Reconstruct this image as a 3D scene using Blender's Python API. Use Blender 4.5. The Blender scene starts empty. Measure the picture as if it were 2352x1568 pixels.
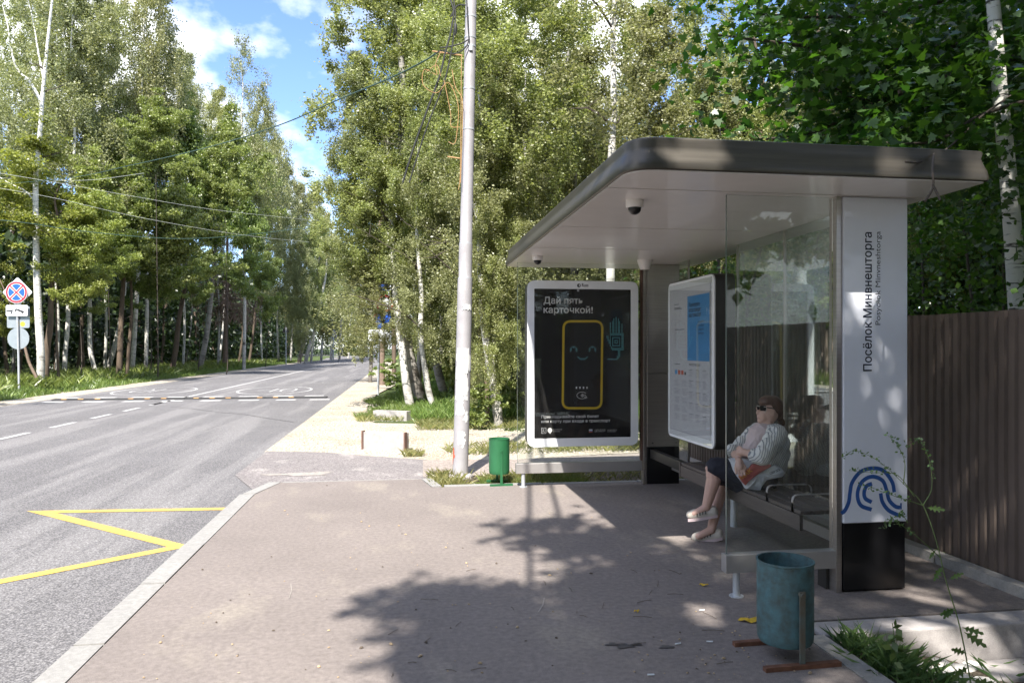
import bpy, bmesh, math, random
import numpy as np
from mathutils import Vector, Matrix
from mathutils.geometry import interpolate_bezier, tessellate_polygon
random.seed(7); rng = np.random.default_rng(11)
R = math.radians
S = bpy.context.scene
C = S.collection

# ------------------------------------------------------------------ camera
F, YAW, H = 1700.0, math.atan(252/1700), 1.55
cd = bpy.data.cameras.new('camera'); cam = bpy.data.objects.new('camera', cd); C.objects.link(cam)
cam.location = (0, 0, H); cam.rotation_euler = (R(90), 0, -YAW)
cd.sensor_width = 36; cd.lens = F/2352*36; cd.shift_y = 16/2352; cd.clip_end = 4000; cd.clip_start = .05
S.camera = cam

# ------------------------------------------------------------------ sky and sun
SX, SY = .25, .80                     # sunlight travels (+SX, +SY, -1)
sun_el = math.atan(1/math.hypot(SX, SY)); sun_rot = math.atan2(-SX, -SY)
W = bpy.data.worlds.new("World"); S.world = W; W.use_nodes = True
nt = W.node_tree; N = nt.nodes; Lk = nt.links
bg = N['Background']; bg.inputs[1].default_value = .125
sk = N.new('ShaderNodeTexSky'); sk.sky_type = 'NISHITA'; sk.sun_disc = False
sk.sun_elevation = sun_el; sk.sun_rotation = sun_rot; sk.air_density = 1.0; sk.dust_density = .3; sk.ozone_density = 2.6
tc = N.new('ShaderNodeTexCoord')
no = N.new('ShaderNodeTexNoise'); no.inputs['Scale'].default_value = 3.1; no.inputs['Detail'].default_value = 9; no.inputs['Roughness'].default_value = .52
mp = N.new('ShaderNodeMapping'); mp.inputs['Scale'].default_value = (1, 1, 1.5); mp.inputs['Location'].default_value = (.35, .1, .0)
Lk.new(tc.outputs['Generated'], mp.inputs[0]); Lk.new(mp.outputs[0], no.inputs['Vector'])
cr = N.new('ShaderNodeValToRGB'); cr.color_ramp.elements[0].position = .475; cr.color_ramp.elements[1].position = .56
Lk.new(no.outputs[0], cr.inputs[0])
mx = N.new('ShaderNodeMixRGB'); mx.inputs[2].default_value = (6.4, 6.6, 6.9, 1)
Lk.new(cr.outputs[0], mx.inputs[0]); tn = N.new('ShaderNodeMixRGB'); tn.blend_type = 'MULTIPLY'; tn.inputs[0].default_value = 1; tn.inputs[2].default_value = (.84, .89, 1.08, 1)
Lk.new(sk.outputs[0], tn.inputs[1]); Lk.new(tn.outputs[0], mx.inputs[1]); Lk.new(mx.outputs[0], bg.inputs[0])
sd = bpy.data.lights.new('sun', 'SUN'); sd.energy = 4.5; sd.angle = R(.53); sd.color = (1, .955, .88)
so = bpy.data.objects.new('sun', sd); C.objects.link(so)
so.rotation_euler = Vector((SX, SY, -1)).to_track_quat('-Z', 'Y').to_euler()
S.view_settings.view_transform = 'Standard'; S.view_settings.look = 'None'; S.view_settings.exposure = 1.34; S.view_settings.gamma = 1
S.cycles.use_denoising = True
S.cycles.max_bounces = 8; S.cycles.transparent_max_bounces = 12; S.cycles.diffuse_bounces = 3

# ------------------------------------------------------------------ measuring helpers (photo px at 2352 wide -> metres)
cs, sn = math.cos(YAW), math.sin(YAW)
def ray(u, v):
    a = (u-1176)/F; return Vector((a*cs+sn, -a*sn+cs, (800-v)/F))
def WD(u, v, D):
    return Vector((0, 0, H)) + ray(u, v)*D
def gz(u, v, z=0.0):
    r = ray(u, v); return Vector((0, 0, H)) + r*((z-H)/r.z)
def gy(u, v, y):
    r = ray(u, v); return Vector((0, 0, H)) + r*(y/r.y)

# ------------------------------------------------------------------ materials
def newmat(name):
    m = bpy.data.materials.new(name); m.use_nodes = True
    return m, m.node_tree.nodes, m.node_tree.links, m.node_tree.nodes['Principled BSDF']
def sockmix(n, l, fac, a, b):
    x = n.new('ShaderNodeMixRGB'); l.new(fac, x.inputs[0])
    for i, q in ((1, a), (2, b)):
        if isinstance(q, tuple): x.inputs[i].default_value = (*q, 1) if len(q) == 3 else q
        else: l.new(q, x.inputs[i])
    return x.outputs[0]
def noise(n, l, scale, detail=4, rough=.55, vec=None, coord='Object', mscale=None):
    t = n.new('ShaderNodeTexCoord'); x = n.new('ShaderNodeTexNoise')
    x.inputs['Scale'].default_value = scale; x.inputs['Detail'].default_value = detail; x.inputs['Roughness'].default_value = rough
    o = t.outputs[coord]
    if mscale:
        p = n.new('ShaderNodeMapping'); p.inputs['Scale'].default_value = mscale; l.new(o, p.inputs[0]); o = p.outputs[0]
    l.new(o, x.inputs['Vector']); return x.outputs[0]
def ramp(n, l, src, a, b, ca=(0, 0, 0, 1), cb=(1, 1, 1, 1)):
    r = n.new('ShaderNodeValToRGB'); r.color_ramp.elements[0].position = a; r.color_ramp.elements[1].position = b
    r.color_ramp.elements[0].color = ca; r.color_ramp.elements[1].color = cb
    l.new(src, r.inputs[0]); return r.outputs[0]
def bump(n, l, b, src, st, dist=.01):
    x = n.new('ShaderNodeBump'); x.inputs['Strength'].default_value = st; x.inputs['Distance'].default_value = dist
    l.new(src, x.inputs['Height']); l.new(x.outputs[0], b.inputs['Normal'])
def flat(name, col, rough=.6, metal=0, spec=.5, var=.18, vs=6, bmp=0, bs=60, coat=0, mscale=None, var2=None):
    m, n, l, b = newmat(name)
    b.inputs['Roughness'].default_value = rough; b.inputs['Metallic'].default_value = metal
    b.inputs['Specular IOR Level'].default_value = spec; b.inputs['Coat Weight'].default_value = coat
    c2 = var2 or tuple(c*(1-var) for c in col)
    f = ramp(n, l, noise(n, l, vs, 6, .6, mscale=mscale), .3, .7)
    l.new(sockmix(n, l, f, tuple(c*(1+var*.6) for c in col), c2), b.inputs['Base Color'])
    if bmp: bump(n, l, b, noise(n, l, bs, 5, .6), bmp)
    return m
def ground(name, base, dark, light, big=.5, fine=45, speck=220, bmp=.5, rough=.9, patches=None, sp=.38, ov=.35, pscale=(1, 1, 1)):
    m, n, l, b = newmat(name); b.inputs['Roughness'].default_value = rough; b.inputs['Specular IOR Level'].default_value = .25
    f1 = ramp(n, l, noise(n, l, big, 8, .62), .35, .68)
    f2 = ramp(n, l, noise(n, l, fine, 5, .6), .35, .7)
    f3 = ramp(n, l, noise(n, l, speck, 2, .5), .42, .62)
    c = sockmix(n, l, f1, base, tuple(.5*(a+q) for a, q in zip(base, dark)))
    if patches:
        c = sockmix(n, l, ramp(n, l, noise(n, l, patches[0], 7, .6, mscale=pscale), patches[1], patches[1]+.1), c, patches[2])
    x = n.new('ShaderNodeMixRGB'); x.blend_type = 'MIX'; x.inputs[0].default_value = sp
    l.new(c, x.inputs[1]); l.new(sockmix(n, l, f3, dark, light), x.inputs[2])
    y = n.new('ShaderNodeMixRGB'); y.blend_type = 'OVERLAY'; y.inputs[0].default_value = ov
    l.new(x.outputs[0], y.inputs[1]); l.new(f2, y.inputs[2]); l.new(y.outputs[0], b.inputs['Base Color'])
    bump(n, l, b, noise(n, l, speck*.8, 3, .6), bmp, .006)
    return m
def leaf(name, c1, c2, trans, rough=.5, tw=.42, c3=None):
    m, n, l, b = newmat(name)
    g = n.new('ShaderNodeNewGeometry')
    col = sockmix(n, l, g.outputs['Random Per Island'], c1, c2)
    nz = ramp(n, l, noise(n, l, .55, 3, .6), .35, .65)
    o = n.new('ShaderNodeObjectInfo')
    hv = n.new('ShaderNodeHueSaturation'); l.new(col, hv.inputs['Color'])
    mr = n.new('ShaderNodeMapRange'); mr.inputs[3].default_value = .494; mr.inputs[4].default_value = .524
    l.new(o.outputs['Random'], mr.inputs[0]); l.new(mr.outputs[0], hv.inputs['Hue'])
    mv = n.new('ShaderNodeMapRange'); mv.inputs[3].default_value = .8; mv.inputs[4].default_value = 1.2
    l.new(nz, mv.inputs[0]); l.new(mv.outputs[0], hv.inputs['Value'])
    l.new(hv.outputs[0], b.inputs['Base Color']); b.inputs['Roughness'].default_value = .38; b.inputs['Specular IOR Level'].default_value = .6
    t = n.new('ShaderNodeBsdfTranslucent')
    x = n.new('ShaderNodeMixRGB'); x.blend_type = 'MULTIPLY'; x.inputs[0].default_value = 1; l.new(hv.outputs[0], x.inputs[1]); x.inputs[2].default_value = (*trans, 1)
    l.new(x.outputs[0], t.inputs['Color'])
    s = n.new('ShaderNodeMixShader'); s.inputs[0].default_value = tw
    l.new(b.outputs[0], s.inputs[1]); l.new(t.outputs[0], s.inputs[2]); l.new(s.outputs[0], n['Material Output'].inputs['Surface'])
    return m
def glassmat(name, tint=(.80, .90, .86), refl=1.0, dirt=.06):
    m, n, l, b = newmat(name)
    t = n.new('ShaderNodeBsdfTransparent'); t.inputs[0].default_value = (*tint, 1)
    g = n.new('ShaderNodeBsdfGlossy'); g.inputs['Roughness'].default_value = .015; g.inputs[0].default_value = (.9, .95, .93, 1)
    f = n.new('ShaderNodeFresnel'); f.inputs[0].default_value = 1.5
    mu = n.new('ShaderNodeMath'); mu.operation = 'MULTIPLY'; mu.inputs[1].default_value = refl; l.new(f.outputs[0], mu.inputs[0])
    s = n.new('ShaderNodeMixShader'); l.new(mu.outputs[0], s.inputs[0]); l.new(t.outputs[0], s.inputs[1]); l.new(g.outputs[0], s.inputs[2])
    d = n.new('ShaderNodeBsdfDiffuse'); d.inputs[0].default_value = (.55, .55, .5, 1)
    nz = noise(n, l, 9, 8, .7); mr = n.new('ShaderNodeMapRange'); mr.inputs[1].default_value = .35; mr.inputs[2].default_value = .8
    mr.inputs[3].default_value = dirt*.3; mr.inputs[4].default_value = dirt*2; l.new(nz, mr.inputs[0])
    s2 = n.new('ShaderNodeMixShader'); l.new(mr.outputs[0], s2.inputs[0]); l.new(s.outputs[0], s2.inputs[1]); l.new(d.outputs[0], s2.inputs[2])
    l.new(s2.outputs[0], n['Material Output'].inputs['Surface'])
    return m
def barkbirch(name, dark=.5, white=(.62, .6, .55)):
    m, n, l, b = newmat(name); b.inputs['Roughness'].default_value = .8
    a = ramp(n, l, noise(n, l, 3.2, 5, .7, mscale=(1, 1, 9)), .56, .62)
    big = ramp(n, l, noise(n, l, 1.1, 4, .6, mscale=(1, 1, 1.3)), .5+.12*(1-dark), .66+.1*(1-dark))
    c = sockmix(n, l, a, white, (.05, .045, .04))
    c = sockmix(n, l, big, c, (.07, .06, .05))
    # old rough bark towards the foot of the tree
    g = n.new('ShaderNodeTexCoord'); sp = n.new('ShaderNodeSeparateXYZ'); l.new(g.outputs['Object'], sp.inputs[0])
    mr = n.new('ShaderNodeMapRange'); mr.inputs[1].default_value = .2; mr.inputs[2].default_value = 2.0; mr.inputs[3].default_value = .62; mr.inputs[4].default_value = 0
    l.new(sp.outputs[2], mr.inputs[0])
    mm = n.new('ShaderNodeMath'); mm.operation = 'MULTIPLY'; l.new(mr.outputs[0], mm.inputs[0]); l.new(ramp(n, l, noise(n, l, 4, 5, .7), .3, .6), mm.inputs[1])
    c = sockmix(n, l, mm.outputs[0], c, (.09, .07, .055))
    l.new(c, b.inputs['Base Color']); bump(n, l, b, noise(n, l, 18, 5, .7, mscale=(1, 1, 2)), .5, .02)
    return m

M = {}
M['pavement'] = ground('pavement_asphalt', (.236, .203, .186), (.125, .107, .100), (.345, .30, .275), .9, 30, 240, .3, patches=(1.0, .55, (.275, .24, .205)), sp=.32, ov=.16, pscale=(1.6, .8, 1))
M['road'] = ground('road_asphalt', (.160, .153, .157), (.045, .043, .046), (.40, .385, .38), .35, 55, 95, .9, sp=.40, ov=.25, patches=(1.5, .50, (.215, .205, .205)), pscale=(1, .07, 1))
M['old_asphalt'] = ground('old_asphalt', (.235, .205, .20), (.12, .11, .11), (.42, .39, .38), .9, 40, 110, .7, patches=(1.6, .57, (.40, .365, .34)), sp=.45)
M['path'] = ground('dusty_path', (.33, .275, .245), (.22, .185, .16), (.44, .39, .35), .8, 30, 120, .5)
M['gravel'] = ground('pale_gravel', (.46, .41, .33), (.22, .18, .13), (.66, .61, .53), .7, 24, 60, 1.0, patches=(.7, .52, (.34, .275, .20)), sp=.5)
M['soil'] = ground('soil', (.11, .085, .06), (.05, .04, .03), (.2, .17, .13), .9, 14, 60, 1.0)
M['turf'] = ground('turf', (.075, .11, .03), (.035, .055, .015), (.16, .19, .07), .7, 14, 50, 1.0)
M['kerb'] = ground('kerb_concrete', (.31, .30, .285), (.24, .23, .22), (.38, .37, .35), 1.5, 30, 240, .3, sp=.25, ov=.12)
M['concrete'] = ground('raw_concrete', (.40, .37, .36), (.30, .28, .27), (.48, .45, .43), 1.6, 12, 180, .4, sp=.25, ov=.15)
M['white_paint'] = flat('road_paint_white', (.50, .49, .48), .8, var=.35, vs=14)
M['yellow_paint'] = flat('road_paint_yellow', (.66, .45, .085), .8, var=.3, vs=18)
M['steel'] = flat('brushed_steel', (.42, .385, .36), .34, .85, var=.12, vs=3, mscale=(1, 1, 30))
M['roofmetal'] = flat('roof_metal', (.105, .094, .08), .4, .7, var=.15, vs=2, mscale=(1, 1, 25))
M['rail'] = flat('rail_steel', (.45, .43, .42), .42, .6, var=.1, vs=4)
M['soffit'] = flat('soffit_panel', (.80, .755, .73), .30, 0, var=.04, coat=.22)
M['black'] = flat('black_panel', (.007, .007, .008), .28, 0, var=.2, coat=.1)
M['darkgap'] = flat('dark_gap', (.02, .018, .016), .8)
M['white_panel'] = flat('white_lacquer', (.76, .78, .86), .3, 0, var=.03, coat=.4)
M['frame_white'] = flat('frame_white', (.80, .82, .85), .35, 0, var=.03, coat=.3)
M['frame_dark'] = flat('frame_dark', (.035, .032, .03), .45)
M['poster_black'] = flat('poster_black', (.012, .011, .012), .25, 0, var=.3)
M['poster_white'] = flat('print_white', (.75, .75, .74), .5, var=.02)
M['poster_teal'] = flat('print_teal', (.10, .33, .36), .5, var=.02)
M['poster_yellow'] = flat('print_yellow', (.62, .44, .02), .5, var=.02)
M['paper'] = flat('paper', (.60, .61, .65), .5, var=.04, vs=2)
M['print_grey'] = flat('print_grey', (.22, .22, .24), .6)
M['print_lightgrey'] = flat('print_light_grey', (.40, .40, .42), .6)
M['print_blue'] = flat('print_blue', (.07, .30, .62), .5, var=.03)
M['print_red'] = flat('print_red', (.6, .12, .06), .5, var=.03)
M['navy'] = flat('navy_letters', (.012, .016, .035), .5)
M['logo_blue'] = flat('logo_blue', (.03, .10, .33), .4)
M['glass'] = glassmat('pane_glass', (.955, .978, .97), .6, .012)
M['back_glass'] = glassmat('back_glass', (.975, .985, .98), .45, .015)
M['glass_edge'] = flat('glass_edge', (.11, .14, .13), .2, 0, coat=.5)
M['covglass'] = glassmat('cover_glass', (.97, .97, .97), .35, .01)
M['bench'] = flat('bench_boards', (.10, .082, .075), .5, 0, var=.25, vs=5, mscale=(8, 1, 8))
M['fence'] = flat('fence_sheet', (.125, .095, .08), .6, 0, var=.3, vs=2.2, var2=(.085, .062, .05), mscale=(1, 1, .5))
M['pole'] = flat('pole_paint', (.40, .385, .40), .55, .15, var=.14, vs=5, bmp=.15)
M['galv'] = flat('galvanised', (.50, .52, .55), .45, .35, var=.12, vs=6)
M['greenbin'] = flat('green_paint', (.022, .125, .05), .4, 0, var=.2, vs=5)
M['bluebin'] = flat('blue_paint', (.065, .15, .17), .62, 0, var=.25, vs=16, var2=(.055, .075, .07), bmp=.4, bs=30)
M['rust'] = flat('rust', (.16, .07, .04), .85, 0, var=.4, vs=14, bmp=.4)
M['binstand'] = flat('worn_stand', (.085, .115, .11), .7, 0, var=.4, vs=9, var2=(.12, .085, .05))
M['sign_white'] = flat('sign_white', (.72, .74, .76), .4, var=.04)
M['sign_grey'] = flat('sign_back', (.36, .40, .43), .45, .4, var=.1)
M['sign_blue'] = flat('sign_blue', (.02, .11, .55), .4, var=.05)
M['sign_red'] = flat('sign_red', (.55, .03, .05), .4, var=.05)
M['sign_black'] = flat('sign_black', (.03, .03, .035), .5)
M['sticker'] = flat('sticker_yellow', (.75, .55, .05), .5)
M['rubber'] = flat('rubber', (.035, .033, .032), .8, bmp=.3)
M['orange'] = flat('orange_patch', (.7, .38, .12), .6)
M['wire_black'] = flat('cable_black', (.02, .022, .022), .6)
M['wire_green'] = flat('cable_green', (.05, .10, .08), .5)
M['wire_pale'] = flat('cable_pale', (.40, .42, .38), .5)
M['wire_orange'] = flat('wire_orange', (.42, .24, .10), .6)
M['poster_scrap'] = flat('pasted_paper', (.66, .66, .65), .8, var=.1, vs=12)
M['rubble'] = flat('sun_whitened_rubble', (.62, .60, .56), .9, var=.25, vs=9, bmp=.6, bs=30)  # pale rubble, colour whitened further so that it reads as sunlit
M['wood'] = flat('plank', (.16, .09, .07), .8, var=.3)
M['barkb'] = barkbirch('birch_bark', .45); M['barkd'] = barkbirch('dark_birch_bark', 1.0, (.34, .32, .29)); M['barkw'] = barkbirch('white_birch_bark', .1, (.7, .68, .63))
M['bark'] = flat('brown_bark', (.13, .095, .068), .9, 0, var=.4, vs=6, bmp=.9, bs=14, mscale=(1, 1, .25))
M['barkpine'] = flat('spruce_bark', (.20, .145, .11), .9, 0, var=.35, vs=8, bmp=.8, bs=16)
M['twig'] = flat('twig_bark', (.07, .055, .045), .9)
M['dead'] = flat('dead_branches', (.20, .14, .10), .9, var=.3)
M['lbirch'] = leaf('birch_leaf', (.175, .205, .07), (.42, .43, .18), (1.2, 1.25, .65))
M['lbirch2'] = leaf('birch_leaf_dull', (.175, .185, .085), (.39, .385, .19), (1.1, 1.15, .65))
M['lbroad'] = leaf('broad_leaf', (.145, .18, .055), (.34, .375, .125), (1.15, 1.25, .55))
M['lyellow'] = leaf('yellow_leaf', (.19, .235, .055), (.40, .42, .12), (1.1, 1.15, .5))
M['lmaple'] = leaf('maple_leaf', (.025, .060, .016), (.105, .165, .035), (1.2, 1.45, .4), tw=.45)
M['lwood_shade'] = leaf('shade_dark_wood_leaf', (.022, .036, .013), (.05, .075, .024), (1, 1.2, .5), tw=.25)  # leaf colour darkened to stand in for shade inside the wood
M['grass'] = leaf('grass_blade', (.11, .165, .035), (.27, .32, .09), (1.1, 1.15, .5), tw=.35)
M['drygrass'] = leaf('dry_grass_blade', (.16, .18, .06), (.34, .30, .13), (1.1, 1.1, .6), tw=.35)
M['weed'] = leaf('weed_leaf', (.06, .11, .035), (.16, .23, .08), (1.1, 1.3, .5), tw=.3)
M['yleaf'] = flat('fallen_leaf', (.62, .40, .03), .6, var=.3, vs=30)
M['husk'] = flat('seed_husk', (.45, .33, .2), .8, var=.4, vs=30)
M['stick'] = flat('stick', (.11, .085, .065), .9)
M['bag_white'] = flat('bag_white', (.62, .64, .70), .35, var=.1, vs=9, bmp=.5, bs=12)
M['bag_red'] = flat('bag_red', (.42, .10, .09), .45, var=.2)
M['bag_gold'] = flat('bag_gold', (.62, .30, .05), .4)
M['skin'] = flat('skin', (.52, .33, .27), .5, var=.08, vs=10)
M['hair'] = flat('hair', (.085, .040, .026), .5, var=.4, vs=30, mscale=(1, 1, .3), bmp=.5, bs=60)
M['skirt'] = flat('skirt', (.010, .011, .022), .8, bmp=.4, bs=14)
M['shoe'] = flat('shoe', (.45, .41, .36), .6, var=.15, vs=12)
M['shirtin'] = flat('pink_shirt', (.50, .40, .41), .8, var=.06, vs=12, bmp=.3, bs=18)
M['white_car'] = flat('car_white', (.5, .5, .53), .25, var=.02, coat=.5)
M['car_glass'] = flat('car_glass', (.05, .06, .07), .1)
M['tail'] = flat('tail_lamp', (.5, .05, .03), .3)
def stripes():
    m, n, l, b = newmat('striped_shirt'); b.inputs['Roughness'].default_value = .8
    t = n.new('ShaderNodeTexCoord'); w = n.new('ShaderNodeTexWave'); w.wave_type = 'BANDS'; w.bands_direction = 'X'
    mp = n.new('ShaderNodeMapping'); mp.inputs['Rotation'].default_value = (0, R(-24), 0)
    w.inputs['Scale'].default_value = 20; w.inputs['Distortion'].default_value = .35; w.inputs['Detail'].default_value = 1; w.inputs['Detail Scale'].default_value = 1.5
    l.new(t.outputs['Object'], mp.inputs[0]); l.new(mp.outputs[0], w.inputs['Vector'])
    l.new(sockmix(n, l, ramp(n, l, w.outputs[0], .10, .32), (.17, .18, .21), (.56, .55, .54)), b.inputs['Base Color'])
    bump(n, l, b, noise(n, l, 16, 4, .6), .5, .02); return m
M['stripes'] = stripes()

def worn(name, col, bare=(.15, .145, .15)):
    m, n, l, b = newmat(name); b.inputs['Roughness'].default_value = .8
    a = ramp(n, l, noise(n, l, 70, 4, .7), .50, .60); c = ramp(n, l, noise(n, l, 5, 5, .6), .40, .62)
    mu = n.new('ShaderNodeMath'); mu.operation = 'MULTIPLY'; l.new(a, mu.inputs[0]); l.new(c, mu.inputs[1])
    l.new(sockmix(n, l, mu.outputs[0], col, bare), b.inputs['Base Color']); bump(n, l, b, noise(n, l, 90, 3, .6), .6, .006); return m
M['yellow_paint'] = worn('road_paint_yellow', (.60, .40, .085)); M['white_paint'] = worn('road_paint_white', (.50, .49, .48))
M['damp'] = flat('damp_asphalt', (.07, .064, .064), .55, var=.3, vs=12); M['scuff'] = flat('pale_scuff', (.34, .305, .275), .9, var=.3, vs=20)
# ------------------------------------------------------------------ object helpers
def tag(o, label=None, cat=None, group=None, kind=None):
    if label: o['label'] = label
    if cat: o['category'] = cat
    if group: o['group'] = group
    if kind: o['kind'] = kind
    return o
def empty(name, label, cat, loc=(0, 0, 0), group=None, rz=0):
    o = bpy.data.objects.new(name, None); C.objects.link(o); o.location = loc; o.rotation_euler = (0, 0, rz); o.empty_display_size = .1
    return tag(o, label, cat, group)
def lk(name, me, m, parent=None, smooth=False):
    if m: me.materials.append(M[m] if isinstance(m, str) else m)
    if smooth: me.polygons.foreach_set('use_smooth', [True]*len(me.polygons))
    o = bpy.data.objects.new(name, me); C.objects.link(o)
    return o
class MB:
    def __init__(s, origin=(0, 0, 0)): s.v = []; s.f = []; s.o = Vector(origin)
    def add(s, vs, fs):
        k = len(s.v); s.v += [tuple(Vector(p)-s.o) for p in vs]; s.f += [tuple(i+k for i in q) for q in fs]; return s
    def box(s, x0, x1, y0, y1, z0, z1, bev=0):
        if not bev:
            return s.add([(x, y, z) for x in (x0, x1) for y in (y0, y1) for z in (z0, z1)],
                         [(0, 1, 3, 2), (4, 6, 7, 5), (0, 4, 5, 1), (2, 3, 7, 6), (0, 2, 6, 4), (1, 5, 7, 3)])
        bm = bmesh.new(); bmesh.ops.create_cube(bm, size=1)
        for v in bm.verts: v.co = Vector(((x0+x1)/2+v.co.x*(x1-x0), (y0+y1)/2+v.co.y*(y1-y0), (z0+z1)/2+v.co.z*(z1-z0)))
        bmesh.ops.bevel(bm, geom=list(bm.edges), offset=bev, segments=2, affect='EDGES', profile=.5)
        bm.verts.index_update()
        s.add([v.co.copy() for v in bm.verts], [tuple(v.index for v in f.verts) for f in bm.faces]); bm.free(); return s
    def poly(s, pts, z0, z1):            # vertical prism from XY outline
        n = len(pts)
        return s.add([(p[0], p[1], z0) for p in pts]+[(p[0], p[1], z1) for p in pts],
                     [tuple(range(n))[::-1], tuple(range(n, 2*n))]+[(i, (i+1) % n, n+(i+1) % n, n+i) for i in range(n)])
    def sheet(s, pts, z): return s.add([(p[0], p[1], z) for p in pts], [tuple(range(len(pts)))])
    def tube(s, pts, r, n=8, cap=True):
        pts = [Vector(p) for p in pts]; rr = r if isinstance(r, (list, tuple)) else [r]*len(pts)
        vs = []; up = None
        for i, p in enumerate(pts):
            d = (pts[min(i+1, len(pts)-1)]-pts[max(i-1, 0)])
            d = d.normalized() if d.length > 1e-9 else Vector((0, 0, 1))
            if up is None: up = Vector((1, 0, 0)) if abs(d.x) < .9 else Vector((0, 1, 0))
            a = (up-d*up.dot(d)).normalized(); up = a; b = d.cross(a)
            vs += [p+(a*math.cos(t*2*math.pi/n)+b*math.sin(t*2*math.pi/n))*rr[i] for t in range(n)]
        fs = [(i*n+t, i*n+(t+1) % n, (i+1)*n+(t+1) % n, (i+1)*n+t) for i in range(len(pts)-1) for t in range(n)]
        if cap: fs += [tuple(range(n))[::-1], tuple(range((len(pts)-1)*n, len(pts)*n))]
        return s.add(vs, fs)
    def lathe(s, cx, cy, prof, n=32):
        return s.tubez([(Vector((cx, cy, z)), r) for r, z in prof], n)
    def tubez(s, pr, n):
        vs = [p+Vector((math.cos(t*2*math.pi/n)*r, math.sin(t*2*math.pi/n)*r, 0)) for p, r in pr for t in range(n)]
        fs = [(i*n+t, i*n+(t+1) % n, (i+1)*n+(t+1) % n, (i+1)*n+t) for i in range(len(pr)-1) for t in range(n)]
        if pr[0][1] > 1e-4: fs.append(tuple(range(n))[::-1])
        if pr[-1][1] > 1e-4: fs.append(tuple(range((len(pr)-1)*n, len(pr)*n)))
        return s.add(vs, fs)
    def build(s, name, m, parent=None, smooth=False):
        me = bpy.data.meshes.new(name); me.from_pydata(s.v, [], s.f); me.update()
        o = lk(name, me, m, None, smooth)
        if smooth:
            try: me.set_sharp_from_angle(angle=R(38))
            except Exception: pass
        o.location = s.o
        return o
def part(name, mb, m, parent, smooth=False):
    # every part is modelled in world metres; its origin is the thing's own origin
    root = parent
    o = mb.build(name, m, None, smooth)
    o.parent = parent
    off = Vector((0, 0, 0)); p = parent
    while p: off += p.location; p = p.parent
    o.location = Vector(mb.o)-off
    return o
def mesh_np(name, verts, faces_n, loops):
    me = bpy.data.meshes.new(name); me.vertices.add(len(verts)); me.vertices.foreach_set('co', verts.astype(np.float32).ravel())
    nl = len(loops); nf = nl//faces_n; me.loops.add(nl); me.loops.foreach_set('vertex_index', loops.astype(np.int32))
    me.polygons.add(nf); me.polygons.foreach_set('loop_start', np.arange(0, nl, faces_n, dtype=np.int32))
    try: me.polygons.foreach_set('loop_total', np.full(nf, faces_n, dtype=np.int32))
    except Exception: pass
    me.update(calc_edges=True); return me
def round_poly(pts, r, seg=6):
    out = []; n = len(pts); rs = r if isinstance(r, (list, tuple)) else [r]*n
    for i in range(n):
        p0, p, p1 = (Vector(pts[(i-1) % n]), Vector(pts[i]), Vector(pts[(i+1) % n])); q = rs[i]
        if q <= 0: out.append(tuple(p)); continue
        a = p+(p0-p).normalized()*q; b = p+(p1-p).normalized()*q
        for k in range(seg+1):
            t = k/seg; out.append(tuple((a*(1-t)+p*t)*(1-t)+(p*(1-t)+b*t)*t))
    return out
def catmull(pts, n=8):
    P = [Vector(p) for p in pts]; P = [P[0]*2-P[1]]+P+[P[-1]*2-P[-2]]; out = []
    for i in range(1, len(P)-2):
        for k in range(n):
            t = k/n; a, b, c, d = P[i-1], P[i], P[i+1], P[i+2]
            out.append(.5*((2*b)+(c-a)*t+(2*a-5*b+4*c-d)*t*t+(3*b-a-3*c+d)*t*t*t))
    out.append(P[-2].copy()); return out
def vplate(mb, pts, y0, y1):             # plate in XZ, thickness along Y
    n = len(pts)
    mb.add([(p[0], y0, p[1]) for p in pts]+[(p[0], y1, p[1]) for p in pts],
           [tuple(range(n)), tuple(range(n, 2*n))[::-1]]+[((i+1) % n, i, n+i, n+(i+1) % n) for i in range(n)])
def xplate(mb, pts, x0, x1):             # plate in YZ, thickness along X
    n = len(pts)
    mb.add([(x0, p[0], p[1]) for p in pts]+[(x1, p[0], p[1]) for p in pts],
           [tuple(range(n)), tuple(range(n, 2*n))[::-1]]+[((i+1) % n, i, n+i, n+(i+1) % n) for i in range(n)])
def ribbon(mb, pts, w, plane='Y', at=0):
    P = [Vector((p[0], p[1])) for p in pts]; L = []
    for i, p in enumerate(P):
        d = (P[min(i+1, len(P)-1)]-P[max(i-1, 0)]).normalized(); q = Vector((-d.y, d.x))*w/2; L.append((p+q, p-q))
    vs = []
    for a, b in L:
        for q in (a, b): vs.append((q.x, at, q.y) if plane == 'Y' else ((at, q.x, q.y) if plane == 'X' else (q.x, q.y, at)))
    mb.add(vs, [(2*i, 2*i+1, 2*i+3, 2*i+2) for i in range(len(L)-1)])
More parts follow.
